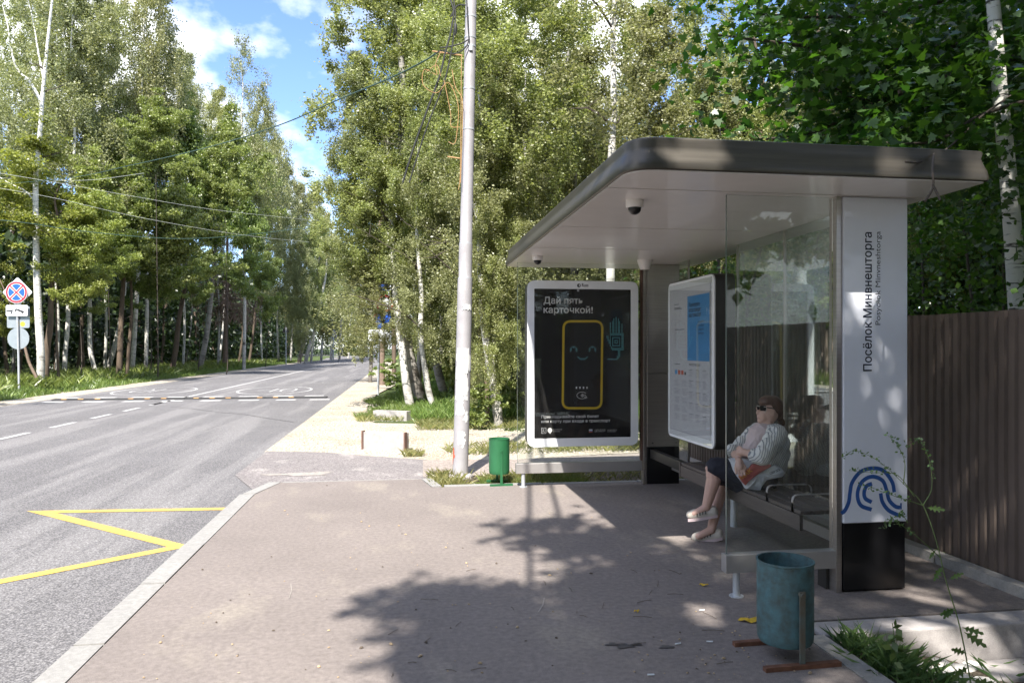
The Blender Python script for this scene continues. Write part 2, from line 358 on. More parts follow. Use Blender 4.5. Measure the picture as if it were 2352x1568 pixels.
def text(parent, name, s, size, loc, rot, m, bold=0, width=None, align='LEFT', shear=0, label=None):
    cu = bpy.data.curves.new(name, 'FONT'); cu.body = s; cu.size = 1;  cu.align_x = align; cu.resolution_u = 3; cu.shear = shear
    t = bpy.data.objects.new('tmp', cu); C.objects.link(t); bpy.context.view_layer.update()
    # the built-in font draws some letters as overlapping outlines, so every outline is filled on its own
    dg = bpy.context.evaluated_depsgraph_get(); oc = t.evaluated_get(dg).to_curve(dg); cont = []
    for sp in oc.splines:
        pts = []
        if sp.type == 'BEZIER':
            bp_ = sp.bezier_points; n = len(bp_)
            for i in range(n):
                p, q = bp_[i], bp_[(i+1) % n]
                straight = (p.handle_right-p.co).cross(q.co-p.co).length < 1e-6 and (q.handle_left-q.co).cross(q.co-p.co).length < 1e-6
                st = 1 if straight else 4
                pts += [Vector((c_.x, c_.y)) for c_ in interpolate_bezier(p.co, p.handle_right, q.handle_left, q.co, st+1)[:-1]]
        else: pts = [Vector((p.co.x, p.co.y)) for p in sp.points]
        cl = [p for i, p in enumerate(pts) if (p-pts[i-1]).length > 1e-5]
        if len(cl) > 2: cont.append(cl)
    t.to_curve_clear(); bpy.data.objects.remove(t)
    area = lambda P: sum(P[i-1].x*P[i].y-P[i].x*P[i-1].y for i in range(len(P)))/2
    def inside(p, P):
        k = False
        for i in range(len(P)):
            a_, b_ = P[i-1], P[i]
            if (a_.y > p.y) != (b_.y > p.y) and p.x < (b_.x-a_.x)*(p.y-a_.y)/(b_.y-a_.y)+a_.x: k = not k
        return k
    ar = [area(P) for P in cont]; big = max(range(len(cont)), key=lambda i: abs(ar[i])) if cont else 0
    V, Fc = [], []
    sgn = 1 if cont and ar[big] > 0 else -1
    outs = [i for i in range(len(cont)) if ar[i]*sgn > 0]
    outs += [i for i in range(len(cont)) if ar[i]*sgn < 0 and not any(inside(cont[i][0], cont[j]) for j in outs)]
    for z_, i in enumerate(outs):
        holes = [cont[j] for j in range(len(cont)) if j != i and j not in outs and all(inside(p, cont[i]) for p in cont[j])]
        loops = [cont[i]]+holes; tr_ = tessellate_polygon([[Vector((p.x, p.y, 0)) for p in L] for L in loops]); fl = [p for L in loops for p in L]; b_ = len(V)
        V += [Vector((p.x*size, p.y*size, .00002*(z_ % 3))) for p in fl]
        for f in tr_:
            a_, c_, d_ = (fl[k] for k in f)
            Fc.append(tuple(k+b_ for k in (f if (c_-a_).cross(d_-a_) > 0 else f[::-1])))
    me = bpy.data.meshes.new(name); me.from_pydata(V, [], Fc)
    if bold and len(me.vertices):        # heavier strokes: the same outlines again, shifted by the stroke gain
        V0 = [v.co.copy() for v in me.vertices]; F0 = [tuple(p.vertices) for p in me.polygons]; V, Fs = [], []
        for k, (dx, dy) in enumerate(((0, 0), (1, 0), (-1, 0), (0, 1), (0, -1), (.7, .7), (-.7, .7), (.7, -.7), (-.7, -.7))):
            b_ = len(V); V += [v+Vector((dx*bold, dy*bold, .00004*k)) for v in V0]; Fs += [tuple(i+b_ for i in f) for f in F0]
        me = bpy.data.meshes.new(name); me.from_pydata(V, [], Fs)
    if width and len(me.vertices):
        xs = [v.co.x for v in me.vertices]; k = width/(max(xs)-min(xs)); x0 = min(xs)
        for v in me.vertices: v.co.x = (v.co.x-x0)*k
    o = lk(name, me, m, None); o.parent = parent
    off = Vector((0, 0, 0)); p = parent
    while p: off += p.location; p = p.parent
    o.location = Vector(loc)-off; o.rotation_euler = rot
    if label: o['label'] = label
    return o
VERT = (R(90), 0, 0)

# ================================================================== SETTING
def struct(name, mb, m): return tag(mb.build(name, m), kind='structure')
struct('ground', MB().sheet([(-1500, -600), (1500, -600), (1500, 2500), (-1500, 2500)], -.135), 'turf')
ZR = -.10
# road: straight, then bending away to the left in the distance
road = [(-11.3, -40), (-11.3, 100)]; roadR = [(-2.15, -40), (-2.15, 100)]
for k in range(1, 9):
    y = 100+k*14; dx = -.0035*(k*14)**2*.5; road.append((-11.3+dx, y)); roadR.append((-2.15+dx, y))
rb = MB(); rv = []; 
for a, b in zip(road, roadR): rv += [(a[0], a[1], ZR), (b[0], b[1], ZR)]
rb.add(rv, [(2*i, 2*i+1, 2*i+3, 2*i+2) for i in range(len(road)-1)])
struct('road', rb, 'road')
bay = MB().sheet([(-2.149, -8), (-1.66, -8), (-1.66, 8.2), (-1.5, 8.98), (-1.5, 9.0), (-2.15, 12.3)], ZR+.001); struct('bus_bay_asphalt', bay, 'road')
# gravel shoulders
def wavy(x0, y0, y1, step, amp, sd):
    r = random.Random(sd); n = int((y1-y0)/step); return [(x0+r.uniform(-amp, amp), y0+i*step) for i in range(n+1)]
lft = wavy(-12.5, 12, 98, 1.2, .28, 3)
struct('gravel_shoulder_far_side', MB().sheet([(-11.28, 12)]+[(-11.28, 98)]+lft[::-1], ZR+.004), 'gravel')
g = [(-2.17, 12.2), (-1.2, 11.95), (-.5, 11.45), (.32, 10.9), (1.6, 10.85), (3.2, 11.2), (5.6, 11.4), (6.0, 12.6), (4.0, 13.2), (2.6, 14.2), (1.6, 14.9), (.9, 15.5), (.3, 16.3), (-.6, 16.6), (-.9, 18), (-1.0, 22), (-.9, 27), (-.3, 34), (-.5, 60), (-.9, 98), (-2.13, 98)]
struct('gravel', MB().sheet(g, ZR+.008), 'gravel')
struct('old_asphalt_apron', MB().sheet([(-1.5, 8.95), (.36, 8.93), (.36, 9.5), (.38, 10.96), (-.5, 11.5), (-1.2, 12.0), (-2.14, 12.28), (-2.14, 10.0), (-1.72, 8.95)], ZR+.012), 'old_asphalt')
struct('footpath', MB().sheet([(.26, 9.47), (.30, 10.93), (1.6, 10.8), (3.2, 11.1), (8, 11.6), (8, 9.9), (3.4, 9.75), (2.0, 9.6), (1.2, 9.5)], ZR+.016), 'path')
struct('planting_strip', MB().sheet([(.36, 8.46), (.32, 9.5), (1.2, 9.53), (2.0, 9.63), (3.4, 9.78), (3.9, 9.8), (3.9, 8.5)], ZR+.006), 'soil')
# pavement slab
pv = [(-1.52, -8), (2.14, -8), (2.14, 3.74), (2.28, 3.925), (3.80, 3.925), (3.80, 8.3), (.44, 8.3), (.32, 8.33), (.22, 8.86), (-1.40, 8.86), (-1.55, 8.2)]
struct('pavement', MB().poly(pv, -.3, 0), 'pavement')
# kerbs, one block after another
def kerbs(name, p0, p1, w, L, z, m='kerb', side=1):
    p0 = Vector(p0); p1 = Vector(p1); d = (p1-p0); n = max(1, round(d.length/L)); u = d.normalized(); q = Vector((-u.y, u.x))*w*side
    mb = MB()
    for i in range(n):
        a = p0+d*(i/n)+u*.008; b = p0+d*((i+1)/n)-u*.008; dz = random.uniform(-.003, .003)
        bm = [(a.x, a.y), (b.x, b.y), (b.x+q.x, b.y+q.y), (a.x+q.x, a.y+q.y)]
        mb.poly(bm, -.35, z+dz)
    return struct(name, mb, m)
kerbs('kerb', (-1.525, -8), (-1.555, 8.2), .15, 1.0, .006, side=1)
kerbs('kerb_corner', (-1.555, 8.205), (-1.39, 8.87), .13, 1.0, .004, side=1)
kerbs('edging_strip_end', (-1.38, 8.865), (.2, 8.865), .05, 1.0, -.005, side=1)
kerbs('edging_block', (.23, 8.86), (.33, 8.34), .11, 1.2, .004, side=1)
kerbs('edging_strip', (.46, 8.305), (3.85, 8.305), .10, 1.0, .004, side=1)
kerbs('fence_kerb', (3.805, 3.93), (3.805, 8.5), .09, 1.0, .07, side=-1)
kerbs('side_kerb', (2.145, -8), (2.145, 3.72), .11, 1.0, .004, side=-1)
hw = MB(); hw.box(2.27, 7.2, 3.735, 3.92, -.9, -.004, .012); struct('concrete_headwall', hw, 'concrete')
hw2 = MB(); hw2.box(3.12, 7.2, 3.50, 3.733, -.9, -.20, .012); struct('concrete_ledge', hw2, 'concrete')
# sunken verge in front of the headwall
def terrain(name, x0, x1, y0, y1, nx, ny, fz, m):
    vs = [(x0+(x1-x0)*i/nx, y0+(y1-y0)*j/ny, fz(x0+(x1-x0)*i/nx, y0+(y1-y0)*j/ny)) for i in range(nx+1) for j in range(ny+1)]
    fs = [(i*(ny+1)+j, (i+1)*(ny+1)+j, (i+1)*(ny+1)+j+1, i*(ny+1)+j+1) for i in range(nx) for j in range(ny)]
    mb = MB(); mb.add(vs, fs); o = struct(name, mb, m); o.data.polygons.foreach_set('use_smooth', [True]*len(fs)); return o
def fditch(x, y):
    t = min(1, max(0, (x-2.26)/1.0)); return -.06-.17*t*t*(3-2*t)+.02*math.sin(x*9+y*5)+.015*math.sin(x*17-y*23)
terrain('ditch', 2.24, 7.2, -3, 3.9, 60, 60, fditch, 'soil')
# re-cut the flat ground so that the ditch is open: verge ground is lower there
bpy.data.objects['ground'].location = (0, 0, 0)
gm = MB()
def quad(x0, x1, y0, y1): gm.sheet([(x0, y0), (x1, y0), (x1, y1), (x0, y1)], -.135)
quad(-1500, 2.2, -600, 2500); quad(7.2, 1500, -600, 2500); quad(2.2, 7.2, -600, -3); quad(2.2, 7.2, 3.95, 2500)
old = bpy.data.objects['ground']; bpy.data.objects.remove(old); struct('ground', gm, 'turf')
def fleft(x, y): return -.13+.10*min(1, max(0, (-12.2-x)/2.0))+.05*math.sin(x*1.3+y*.7)*min(1, max(0, (-12.4-x)/1.0))
terrain('far_verge', -40, -12.1, 4, 160, 28, 120, fleft, 'turf')
def fright(x, y): return -.14+.14*min(1, max(0, (y-15.5+(x-.4)*.0)/2.5))*min(1, max(0, (x+.3)/1.2))+.03*math.sin(x*2.1+y*1.3)*min(1, max(0, (x-.2)/1.0))
terrain('woodland_floor', -.4, 40, 12, 120, 60, 120, lambda x, y: fright(x, y) if y > 12.6 else -.145, 'turf')

rq = random.Random(19)
def stain(name, u, v, a, b, m, z=.004):
    c_ = gz(u, v, z); P = []
    for k in range(22):
        t_ = k*2*math.pi/22; q_ = 1+.28*math.sin(3*t_+u)+.18*math.sin(7*t_+v)+rq.uniform(-.1, .1); P.append((c_.x+a*q_*math.cos(t_), c_.y+b*q_*math.sin(t_)))
    struct(name, MB().sheet(P, z), m)
for q_ in ((1405, 1478, .035, .018), (1435, 1482, .045, .03), (1462, 1478, .03, .018), (1530, 1484, .04, .02)): stain('damp_patch', *q_, 'damp')
stain('asphalt_repair', 690, 1088, .42, .12, 'scuff', ZR+.016)
for q_ in ((1250, 1372, 1236, 1405, .008), (668, 1340, 664, 1372, .004)):
    mb = MB(); a_, b_ = gz(q_[0], q_[1], .004), gz(q_[2], q_[3], .004); ribbon(mb, [(a_.x, a_.y), ((a_.x+b_.x)/2+.01, (a_.y+b_.y)/2), (b_.x, b_.y)], q_[4], 'Z', .004); struct('scratch', mb, 'scuff')
# painted marks on the road
Z1 = ZR+.004
mk = MB()
xc = -7.24
for i in range(-6, 9):
    y = 14.6+i*2.05
    if y < 24: mk.sheet([(xc-.06, y), (xc+.06, y), (xc+.06, y+1.15), (xc-.06, y+1.15)], Z1)
mk.sheet([(xc-.06, 23.0), (xc+.06, 23.0), (xc+.06, 25.0), (xc-.06, 25.0)], Z1)
mk.sheet([(xc-.06, 26.3), (xc+.06, 26.3), (xc+.06, 98), (xc-.06, 98)], Z1)
for x0 in (-10.9, -9.75, -8.6, -7.45, -6.3, -5.15, -4.0, -2.95):
    mk.sheet([(x0, 24.35), (x0+.62, 24.35), (x0+.62, 24.75), (x0, 24.75)], Z1)
    mk.sheet([(x0-.4, 26.3), (x0+.25, 26.3), (x0+.25, 26.7), (x0-.4, 26.7)], Z1)
tag(mk.build('lane_markings', 'white_paint'), kind='structure')
def roundel(cx, cy, a, b, flip):
    m = MB()
    for s in (1.0, .84):
        P = [(cx+a*s*math.cos(t*math.pi/24), cy+b*s*math.sin(t*math.pi/24)) for t in range(49)]
        if s < 1: break
        ribbon(m, P, .085, 'Z', Z1)
    def st(pts): ribbon(m, [(cx+(x if not flip else -x), cy+(y if not flip else -y)) for x, y in pts], .075, 'Z', Z1+.001)
    st([(-.05, -1.1), (-.05, 1.1), (-.62, -.3), (.1, -.3)])
    st([(.5+.27*math.cos(t*math.pi/10), 1.1*math.sin(t*math.pi/10)) for t in range(21)])
    return m
tag(roundel(-4.95, 30.3, 1.35, 2.6, False).build('speed_roundel', 'white_paint'), kind='structure')
tag(roundel(-9.5, 30.6, 1.35, 2.6, True).build('speed_roundel_oncoming', 'white_paint'), kind='structure')
yz = MB()
Zp = [gz(-60, 1346, Z1), gz(412, 1254, Z1), gz(95, 1175, Z1), gz(518, 1168, Z1)]
Zp[3].x = -1.70
Q = [(p.x, p.y) for p in Zp]
Qv = [Vector(q) for q in Q]; Lp, Rp = [], []
for i, q in enumerate(Qv):
    d0 = (Qv[i]-Qv[i-1]).normalized() if i else (Qv[1]-Qv[0]).normalized(); d1 = (Qv[i+1]-Qv[i]).normalized() if i < 3 else d0
    n0, n1 = Vector((-d0.y, d0.x)), Vector((-d1.y, d1.x)); b_ = (n0+n1).normalized(); o_ = b_*min(.36, .06/max(.12, b_.dot(n0))); Lp.append(q+o_); Rp.append(q-o_)
for i in range(3): yz.add([(p.x, p.y, Z1+.0004*i) for p in (Lp[i], Lp[i+1], Rp[i+1], Rp[i])], [(0, 1, 2, 3)])
tag(yz.build('bus_stop_zigzag', 'yellow_paint'), kind='structure')

ck = MB(); ribbon(ck, [(gz(u, v, Z1).x, gz(u, v, Z1).y) for u, v in [(394, 934), (440, 938), (500, 946), (560, 951), (620, 961), (676, 969)]], .022, 'Z', Z1)
tag(ck.build('road_crack', 'rubber'), kind='structure')
# speed hump: rubber segments with orange patches
t = empty('speed_hump', 'low black rubber speed hump with orange patches crossing the whole road', 'speed hump', (-6.8, 25.55, ZR))
sh = MB()
for i in range(17):
    x0 = -11.0+i*.5; prof = [(25.25, ZR), (25.32, ZR+.022), (25.44, ZR+.038), (25.66, ZR+.038), (25.78, ZR+.022), (25.85, ZR)]
    xplate(sh, prof, x0+.006, x0+.494)
part('hump_body', sh, 'rubber', t)
for i in range(16):
    x0 = -10.9+i*.5
    b = MB(); b.add([(x0+.17, 25.33, ZR+.030), (x0+.33, 25.33, ZR+.030), (x0+.33, 25.42, ZR+.041), (x0+.17, 25.42, ZR+.041)], [(0, 1, 2, 3)]); part('reflective_patch', b, 'orange', t) if i % 4 != 3 else None

# ================================================================== BUS SHELTER
ZS = 2.52; YN, YF = 4.38, 8.18
sh_ = empty('bus_shelter', 'steel and glass bus shelter with rounded roof and white name pillar', 'bus shelter', (2.4, 6.2, 0))
rr = [(1.20, 3.84), (3.38, 3.84), (3.38, 8.68), (1.20, 8.68)]
def ring(off, z):
    p = [(1.20+off, 3.84+off), (3.38-off, 3.84+off), (3.38-off, 8.68-off), (1.20+off, 8.68-off)]
    return [(x, y, z) for x, y in round_poly(p, [max(.06, .20-off), max(.02, .04-off), .04, max(.04, .10-off)], 8)]
prof = [(.012, ZS-.001), (0, ZS+.004), (-.004, ZS+.02), (.004, ZS+.06), (.022, ZS+.10), (.030, ZS+.135), (.024, ZS+.165), (.028, ZS+.178), (.06, ZS+.19), (.2, ZS+.20), (.6, ZS+.22)]
rings = [ring(o, z) for o, z in prof]; n = len(rings[0]); mb = MB()
mb.add([p for r_ in rings for p in r_], [(i*n+j, i*n+(j+1) % n, (i+1)*n+(j+1) % n, (i+1)*n+j) for i in range(len(rings)-1) for j in range(n)]+[tuple((len(rings)-1)*n+j for j in range(n))])
roof = part('roof', mb, 'roofmetal', sh_, True)
mb = MB(); mb.add(ring(.016, ZS+.006), [tuple(range(n))[::-1]]); part('roof_underlay', mb, 'darkgap', roof)
# ceiling panels with dark seams
seams = [3.84, 4.31, 5.73, 6.97, 8.68]
for i in range(4):
    a, b = seams[i]+.010, seams[i+1]-.010
    if i == 0: pts = [(1.218, b), (1.218, 4.06)]+[p for p in round_poly([(1.218, 4.2), (1.218, 3.858), (3.362, 3.858)], [0, .19, 0], 8)[1:-1]]+[(3.345, 3.858), (3.362, 3.876), (3.362, b)]
    elif i == 3: pts = [(1.218, a), (3.362, a), (3.362, 8.662), (1.30, 8.662), (1.218, 8.58)]
    else: pts = [(1.218, a), (3.362, a), (3.362, b), (1.218, b)]
    mb = MB(); mb.poly(pts, ZS-.006, ZS+.002); part('ceiling_panel', mb, 'soffit', sh_)
# end frames
def glass_end(y, x0, x1, post_x0, name):
    mb = MB(); mb.box(x0-.02, x1+.01, y-.035, y+.035, .155, .268, .004); part('bottom_rail', mb, 'rail', sh_)
    mb = MB(); mb.box(x0, x1, y-.005, y+.005, .262, ZS-.01); g_ = part('glass_pane', mb, 'glass', sh_)
    mb = MB(); mb.box(x0-.004, x0-.0005, y-.006, y+.006, .268, ZS-.01); part('pane_edge', mb, 'glass_edge', g_)
    mb = MB(); mb.tube([(x0+.065, y, 0), (x0+.065, y, .156)], .022, 14); mb.tube([(x0+.065, y, 0), (x0+.065, y, .006)], .045, 14); part('rail_leg', mb, 'galv', sh_, True)
glass_end(YN, 2.005, 2.72, 2.72, 'n'); glass_end(YF, 1.275, 2.70, 2.70, 'f')
for y in (YN, YF):
    mb = MB(); mb.box(2.722, 2.752, y-.04, y+.04, 0, ZS-.006, .003); part('post', mb, 'steel', sh_)
    mb = MB(); mb.box(2.754, 2.766, y-.03, y+.03, 0, ZS-.006); part('post', mb, 'steel', sh_)
# name pillar (near) and plain steel pillar (far)
mb = MB(); mb.box(2.77, 3.20, 4.34, 4.43, .012, .437, .003); part('pillar_base', mb, 'black', sh_)
mb = MB(); mb.box(2.768, 3.215, 4.335, 4.435, .44, ZS-.008, .006); pil = part('name_pillar', mb, 'white_panel', sh_)
mb = MB(); mb.box(2.70, 2.79, 4.42, 4.52, 0, .2, .004); part('pillar_foot', mb, 'frame_dark', sh_)
mb = MB(); mb.box(2.77, 3.15, 8.14, 8.36, 0, .422, .003); part('pillar_base', mb, 'black', sh_)
mb = MB(); mb.box(2.768, 3.152, 8.135, 8.365, .425, 1.262, .003); fp = part('steel_pillar', mb, 'steel', sh_)
mb = MB(); mb.box(2.768, 3.152, 8.135, 8.365, 1.267, ZS-.01, .003); part('steel_pillar', mb, 'steel', sh_)
for x in (2.83, 3.11):
    mb = MB(); mb.tube([(x, 8.134, .47), (x, 8.126, .47)], .008, 10); part('bolt', mb, 'frame_dark', fp)
mb = MB(); mb.box(2.70, 2.7195, YF-.03, YF+.03, .27, ZS-.01); part('post', mb, 'wood', sh_)
# back wall: glass with slim mullions, and rails
for (a, b) in ((4.66, 5.62), (5.64, 6.50), (7.66, 8.10)):
    mb = MB(); mb.box(3.075, 3.083, a, b, .24, ZS-.01); part('back_glass', mb, 'back_glass', sh_)
for y in (5.63, 6.49, 7.67):
    mb = MB(); mb.box(3.07, 3.088, y-.008, y+.008, .24, ZS-.01); part('mullion', mb, 'steel', sh_)
mb = MB(); mb.box(3.055, 3.103, 4.63, 8.13, .16, .24, .003); part('back_rail', mb, 'rail', sh_)
# lettering on the pillar
fy = 4.3342
text(pil, 'stop_name', 'Посёлок Минвнешторга', .080, gy(2002, 852, fy), (R(90), R(-90), 0), 'navy', bold=.0012, width=.885)
text(pil, 'stop_name_latin', 'Posyolok Minvneshtorga', .050, gy(2022, 746, fy), (R(90), R(-90), 0), 'navy', width=.597)
def lp(x, y): q = gy(1874+x*.4778, 500+y*.4778, fy); return (q.x, q.z)
mb = MB(); lw = .0255
ribbon(mb, catmull([lp(*p) for p in [(377, 1318), (366, 1268), (325, 1215), (272, 1203), (215, 1220), (175, 1270), (164, 1320), (158, 1365), (140, 1405), (122, 1420)]]), lw, 'Y', fy)
ribbon(mb, catmull([lp(*p) for p in [(268, 1402), (215, 1380), (200, 1325), (222, 1268), (270, 1243), (320, 1262), (340, 1310), (352, 1355), (380, 1385), (405, 1392)]]), lw, 'Y', fy)
ribbon(mb, catmull([lp(*p) for p in [(268, 1366), (238, 1348), (232, 1318), (244, 1288), (270, 1277)]]), lw, 'Y', fy)
ribbon(mb, catmull([lp(*p) for p in [(311, 1323), (320, 1365), (350, 1405), (400, 1430)]]), lw, 'Y', fy)
ribbon(mb, [lp(409, 1370), lp(409, 1400)], .012, 'Y', fy)
part('logo', mb, 'logo_blue', pil)
# bench
bx0, bx1, by0, by1 = 2.66, 3.02, 4.66, 6.82
bench = empty('bench', 'dark slatted bench inside the bus shelter', 'bench', (2.84, 5.7, 0))
for i in range(4):
    mb = MB(); a = bx0+.002+i*.09; mb.box(a, a+.084, by0, by1, .425, .452, .004); part('seat_board', mb, 'bench', bench)
mb = MB(); mb.box(bx0-.006, bx0+.02, by0, by1+.004, .318, .424, .003); part('front_rail', mb, 'bench', bench)
mb = MB(); mb.box(2.80, 2.86, by1+.002, 8.13, .30, .40, .003); part('side_beam', mb, 'frame_dark', bench)
mb = MB(); mb.box(bx0-.012, bx1-.002, by1+.002, by1+.03, .315, .45, .003); part('end_plate', mb, 'bench', bench)
for y in (6.1,):
    mb = MB(); mb.tube([(2.86, y, 0), (2.86, y, .42)], .03, 14); part('leg', mb, 'galv', bench, True)
for y in (4.76, 5.12):
    mb = MB(); P = round_poly([(bx0-.004, .40), (bx0-.004, .545), (bx1-.01, .545), (bx1-.01, .44)], [0, .05, .05, 0], 6)
    vs = [(x, yy, z) for x, z in P for yy in (y-.013, y+.013)]; mb.add(vs, [(2*i, 2*i+1, 2*i+3, 2*i+2) for i in range(len(P)-1)])
    mb.add([(x+(0 if i == 0 else 0), yy, z-.006) for i, (x, z) in enumerate(P) for yy in (y-.013, y+.013)], [(2*i+1, 2*i, 2*i+2, 2*i+3) for i in range(len(P)-1)])
    part('armrest', mb, 'rail', bench)

# ceiling cameras
def dome(x, y, r, label):
    t = empty('dome_camera', label, 'security camera', (x, y, ZS-.006), 'dome cameras on the shelter ceiling')
    z = ZS-.006
    part('housing', MB().lathe(x, y, [(r, z), (r*1.0, z-r*.3), (r*.98, z-r*.72), (r*.9, z-r*.82)], 28), 'soffit', t, True)
    part('dome_glass', MB().lathe(x, y, [(r*.74, z-r*.82)]+[(r*.74*math.cos(a), z-r*.86-r*.74*math.sin(a)) for a in [k*math.pi/2/8 for k in range(9)]], 28), 'black', t, True)
    return t
dome(1.50, 4.66, .058, 'larger dome camera on the ceiling near the front of the shelter roof')
dome(1.40, 7.62, .055, 'small dome camera on the far end of the shelter ceiling above the poster')
t = empty('ceiling_lamp', 'pale cone shaped unlit fitting on the shelter ceiling beside the steel pillar', 'ceiling fitting', (2.62, 7.78, ZS-.006))
part('cover', MB().lathe(2.62, 7.78, [(.085, ZS-.006), (.08, ZS-.03), (.055, ZS-.10), (.05, ZS-.11)], 24), 'soffit', t, True)
mb = MB(); P = [Vector((1.5, 4.74, ZS-.009)), Vector((1.72, 6.1, ZS-.009)), Vector((1.9, 6.85, ZS-.009)), Vector((1.95, 6.96, ZS-.009))]

# advertising lightbox on the far glass
ax0, ax1, az0, az1 = 1.372, 2.648, .455, 2.306
ad = empty('advertising_lightbox', 'white framed lightbox with a black poster on the far glass wall', 'advertising panel', ((ax0+ax1)/2, YF, 0))
mb = MB(); vplate(mb, round_poly([(ax0+.004, az0+.004), (ax1-.004, az0+.004), (ax1-.004, az1-.004), (ax0+.004, az1-.004)], .10, 8), YF-.065, YF+.10); part('housing', mb, 'frame_dark', ad)
yf_ = YF-.067
ix0, ix1, iz0, iz1 = 1.450, 2.563, .548, 2.215
o_ = round_poly([(ax0, az0), (ax1, az0), (ax1, az1), (ax0, az1)], .095, 10); i_ = round_poly([(ix0, iz0), (ix1, iz0), (ix1, iz1), (ix0, iz1)], .012, 10)
def frame(mb, o_, i_, y0, y1):
    n = len(o_); vs = [(p[0], y0, p[1]) for p in o_]+[(p[0], y0, p[1]) for p in i_]+[(p[0], y1, p[1]) for p in o_]+[(p[0], y1, p[1]) for p in i_]; fs = []
    for k in range(n):
        j = (k+1) % n
        fs += [(k, j, n+j, n+k), (2*n+k, 3*n+k, 3*n+j, 2*n+j), (k, 2*n+k, 2*n+j, j), (n+k, n+j, 3*n+j, 3*n+k)]
    mb.add(vs, fs)
mb = MB(); frame(mb, o_, i_, yf_-.018, yf_); fr = part('frame', mb, 'frame_white', ad)
mb = MB(); vplate(mb, [(ix0+.001, iz0+.001), (ix1-.001, iz0+.001), (ix1-.001, iz1-.001), (ix0+.001, iz1-.001)], yf_-.004, yf_-.001); po = part('poster', mb, 'poster_black', ad)
mb = MB(); mb.box(ix0+.002, ix1-.002, yf_-.0145, yf_-.0125, iz0+.002, iz1-.002); part('cover_glass', mb, 'covglass', ad)
yp = yf_-.0055
# measured on the poster itself: px of the 3x enlargement -> metres
def pp(x, y):
    q = gy(1149+x*.3454, 583+y*.3454, yp); return (q.x, q.z)
def pt(name, s, x0, y0, x1, hgt, bold=.0, m='poster_white', par=po, yy=None):
    a = pp(x0, y0); b = pp(x1, y0); y_ = yp if yy is None else yy
    return text(par, name, s, hgt, (a[0], y_, a[1]), VERT, m, bold=bold, width=b[0]-a[0])
pt('headline', 'Дай пять', 288, 330, 550, .104, .0014)
pt('headline', 'карточкой!', 288, 392, 615, .104, .0014)
pt('caption', 'Прикладывайте свой билет', 274, 1092, 656, .044, .0006)
pt('caption', 'или карту при входе в транспорт', 274, 1122, 732, .044, .0006)
pt('small_print', 'московский', 352, 1170, 410, .018); pt('small_print', 'транспорт', 352, 1182, 398, .018)
pt('small_print', '+7(495) 539-54-54', 628, 1172, 698, .016); pt('small_print', '3210 с мобильного', 628, 1182, 698, .016)
pt('small_print', 'transport.mos.ru', 712, 1172, 776, .016); pt('small_print', 't.me/transport', 712, 1182, 770, .016)
mb = MB(); c_ = [pp(421, 448), pp(679, 448), pp(672, 1025), pp(415, 1025)]
P = round_poly(c_, .085, 10); P.append(P[0]); ribbon(mb, P, .026, 'Y', yp-.0004); part('phone_outline', mb, 'poster_yellow', po)
mb = MB()
for k in range(4): a = pp(503+k*23.5, 888); mb.add([(a[0]-.001, yp, a[1]-.013), (a[0]+.014, yp, a[1]-.013), (a[0]+.014, yp, a[1]+.010), (a[0]-.001, yp, a[1]+.010)], [(0, 1, 2, 3)])
part('card_digits', mb, 'poster_white', po)
mb = MB(); c0 = pp(543, 940)
ribbon(mb, [(c0[0]+.058*math.cos(a), c0[1]+.038*math.sin(a)) for a in [k*math.pi/16+.6 for k in range(28)]], .004, 'Y', yp)
for r_ in (.012, .022, .032): ribbon(mb, [(c0[0]-.02+r_*math.cos(a), c0[1]+r_*math.sin(a)) for a in [-.7+k*.175 for k in range(9)]], .004, 'Y', yp)
ribbon(mb, [(c0[0]+.01, c0[1]+.01), (c0[0]+.035, c0[1]+.006), (c0[0]+.062, c0[1]-.03)], .004, 'Y', yp)
ribbon(mb, [(c0[0]+.01, c0[1]-.004), (c0[0]+.03, c0[1]-.014), (c0[0]+.05, c0[1]-.036)], .004, 'Y', yp)
part('contactless_symbol', mb, 'poster_white', po)
# dotted eyes, smile and waving hand: a grid of small teal squares
def dots(name, rows, x0, y0, sx, sy):
    mb = MB()
    for j, row in enumerate(rows):
        for i, ch in enumerate(row):
            if ch == '#':
                a = pp(x0+i*sx, y0+j*sy); b = pp(x0+i*sx+sx*.8, y0+j*sy+sy*.8)
                mb.add([(a[0], yp-.0003, b[1]), (b[0], yp-.0003, b[1]), (b[0], yp-.0003, a[1]), (a[0], yp-.0003, a[1])], [(0, 1, 2, 3)])
    part(name, mb, 'poster_teal', po)
eye = ['...##...', '..#..#..', '.##..##.', '#.#..#.#', '##....##', '##....##']
dots('eye', ['..####..', '.#.##.#.', '##....##', '##....##', '##....##', '#......#'], 464, 614, 6.2, 6.4)
dots('eye', ['..####..', '.#.##.#.', '##....##', '##....##', '##....##', '#......#'], 589, 614, 6.2, 6.4)
dots('mouth', ['##........##', '.##......##.', '..########..', '...######...'], 511, 682, 6.3, 5.6)
hand = ['........#......', '......#.#.#....', '......#.#.#....', '.....##.#.##...', '...#.##.#.##...', '...#.##.#.##.#.', '...#.##.#.##.#.', '...#.##.#.##.#.', '...#.##.#.##.#.', '...#.##.#.##.#.', '...#.##.#.##.#.', '...#.##.#.##.#.',
        '...############', '...############', '##.#.........##', '##.#.#######.##', '.#.#.#.....#.##', '.###.#.###.#.##', '..##.#.#.#.#.##', '..##.#.###.#.##', '...#.#.....#.##', '...#.#######.##', '....#........##', '....###########', '.....##########', '..........##...', '..........##...', '..........##...', '..........##...', '.........###...', '.........##....', '.#########.....'][:32]
dots('hand', [r_.replace(' ', '.') for r_ in hand], 706, 420, 7.7, 8.9)
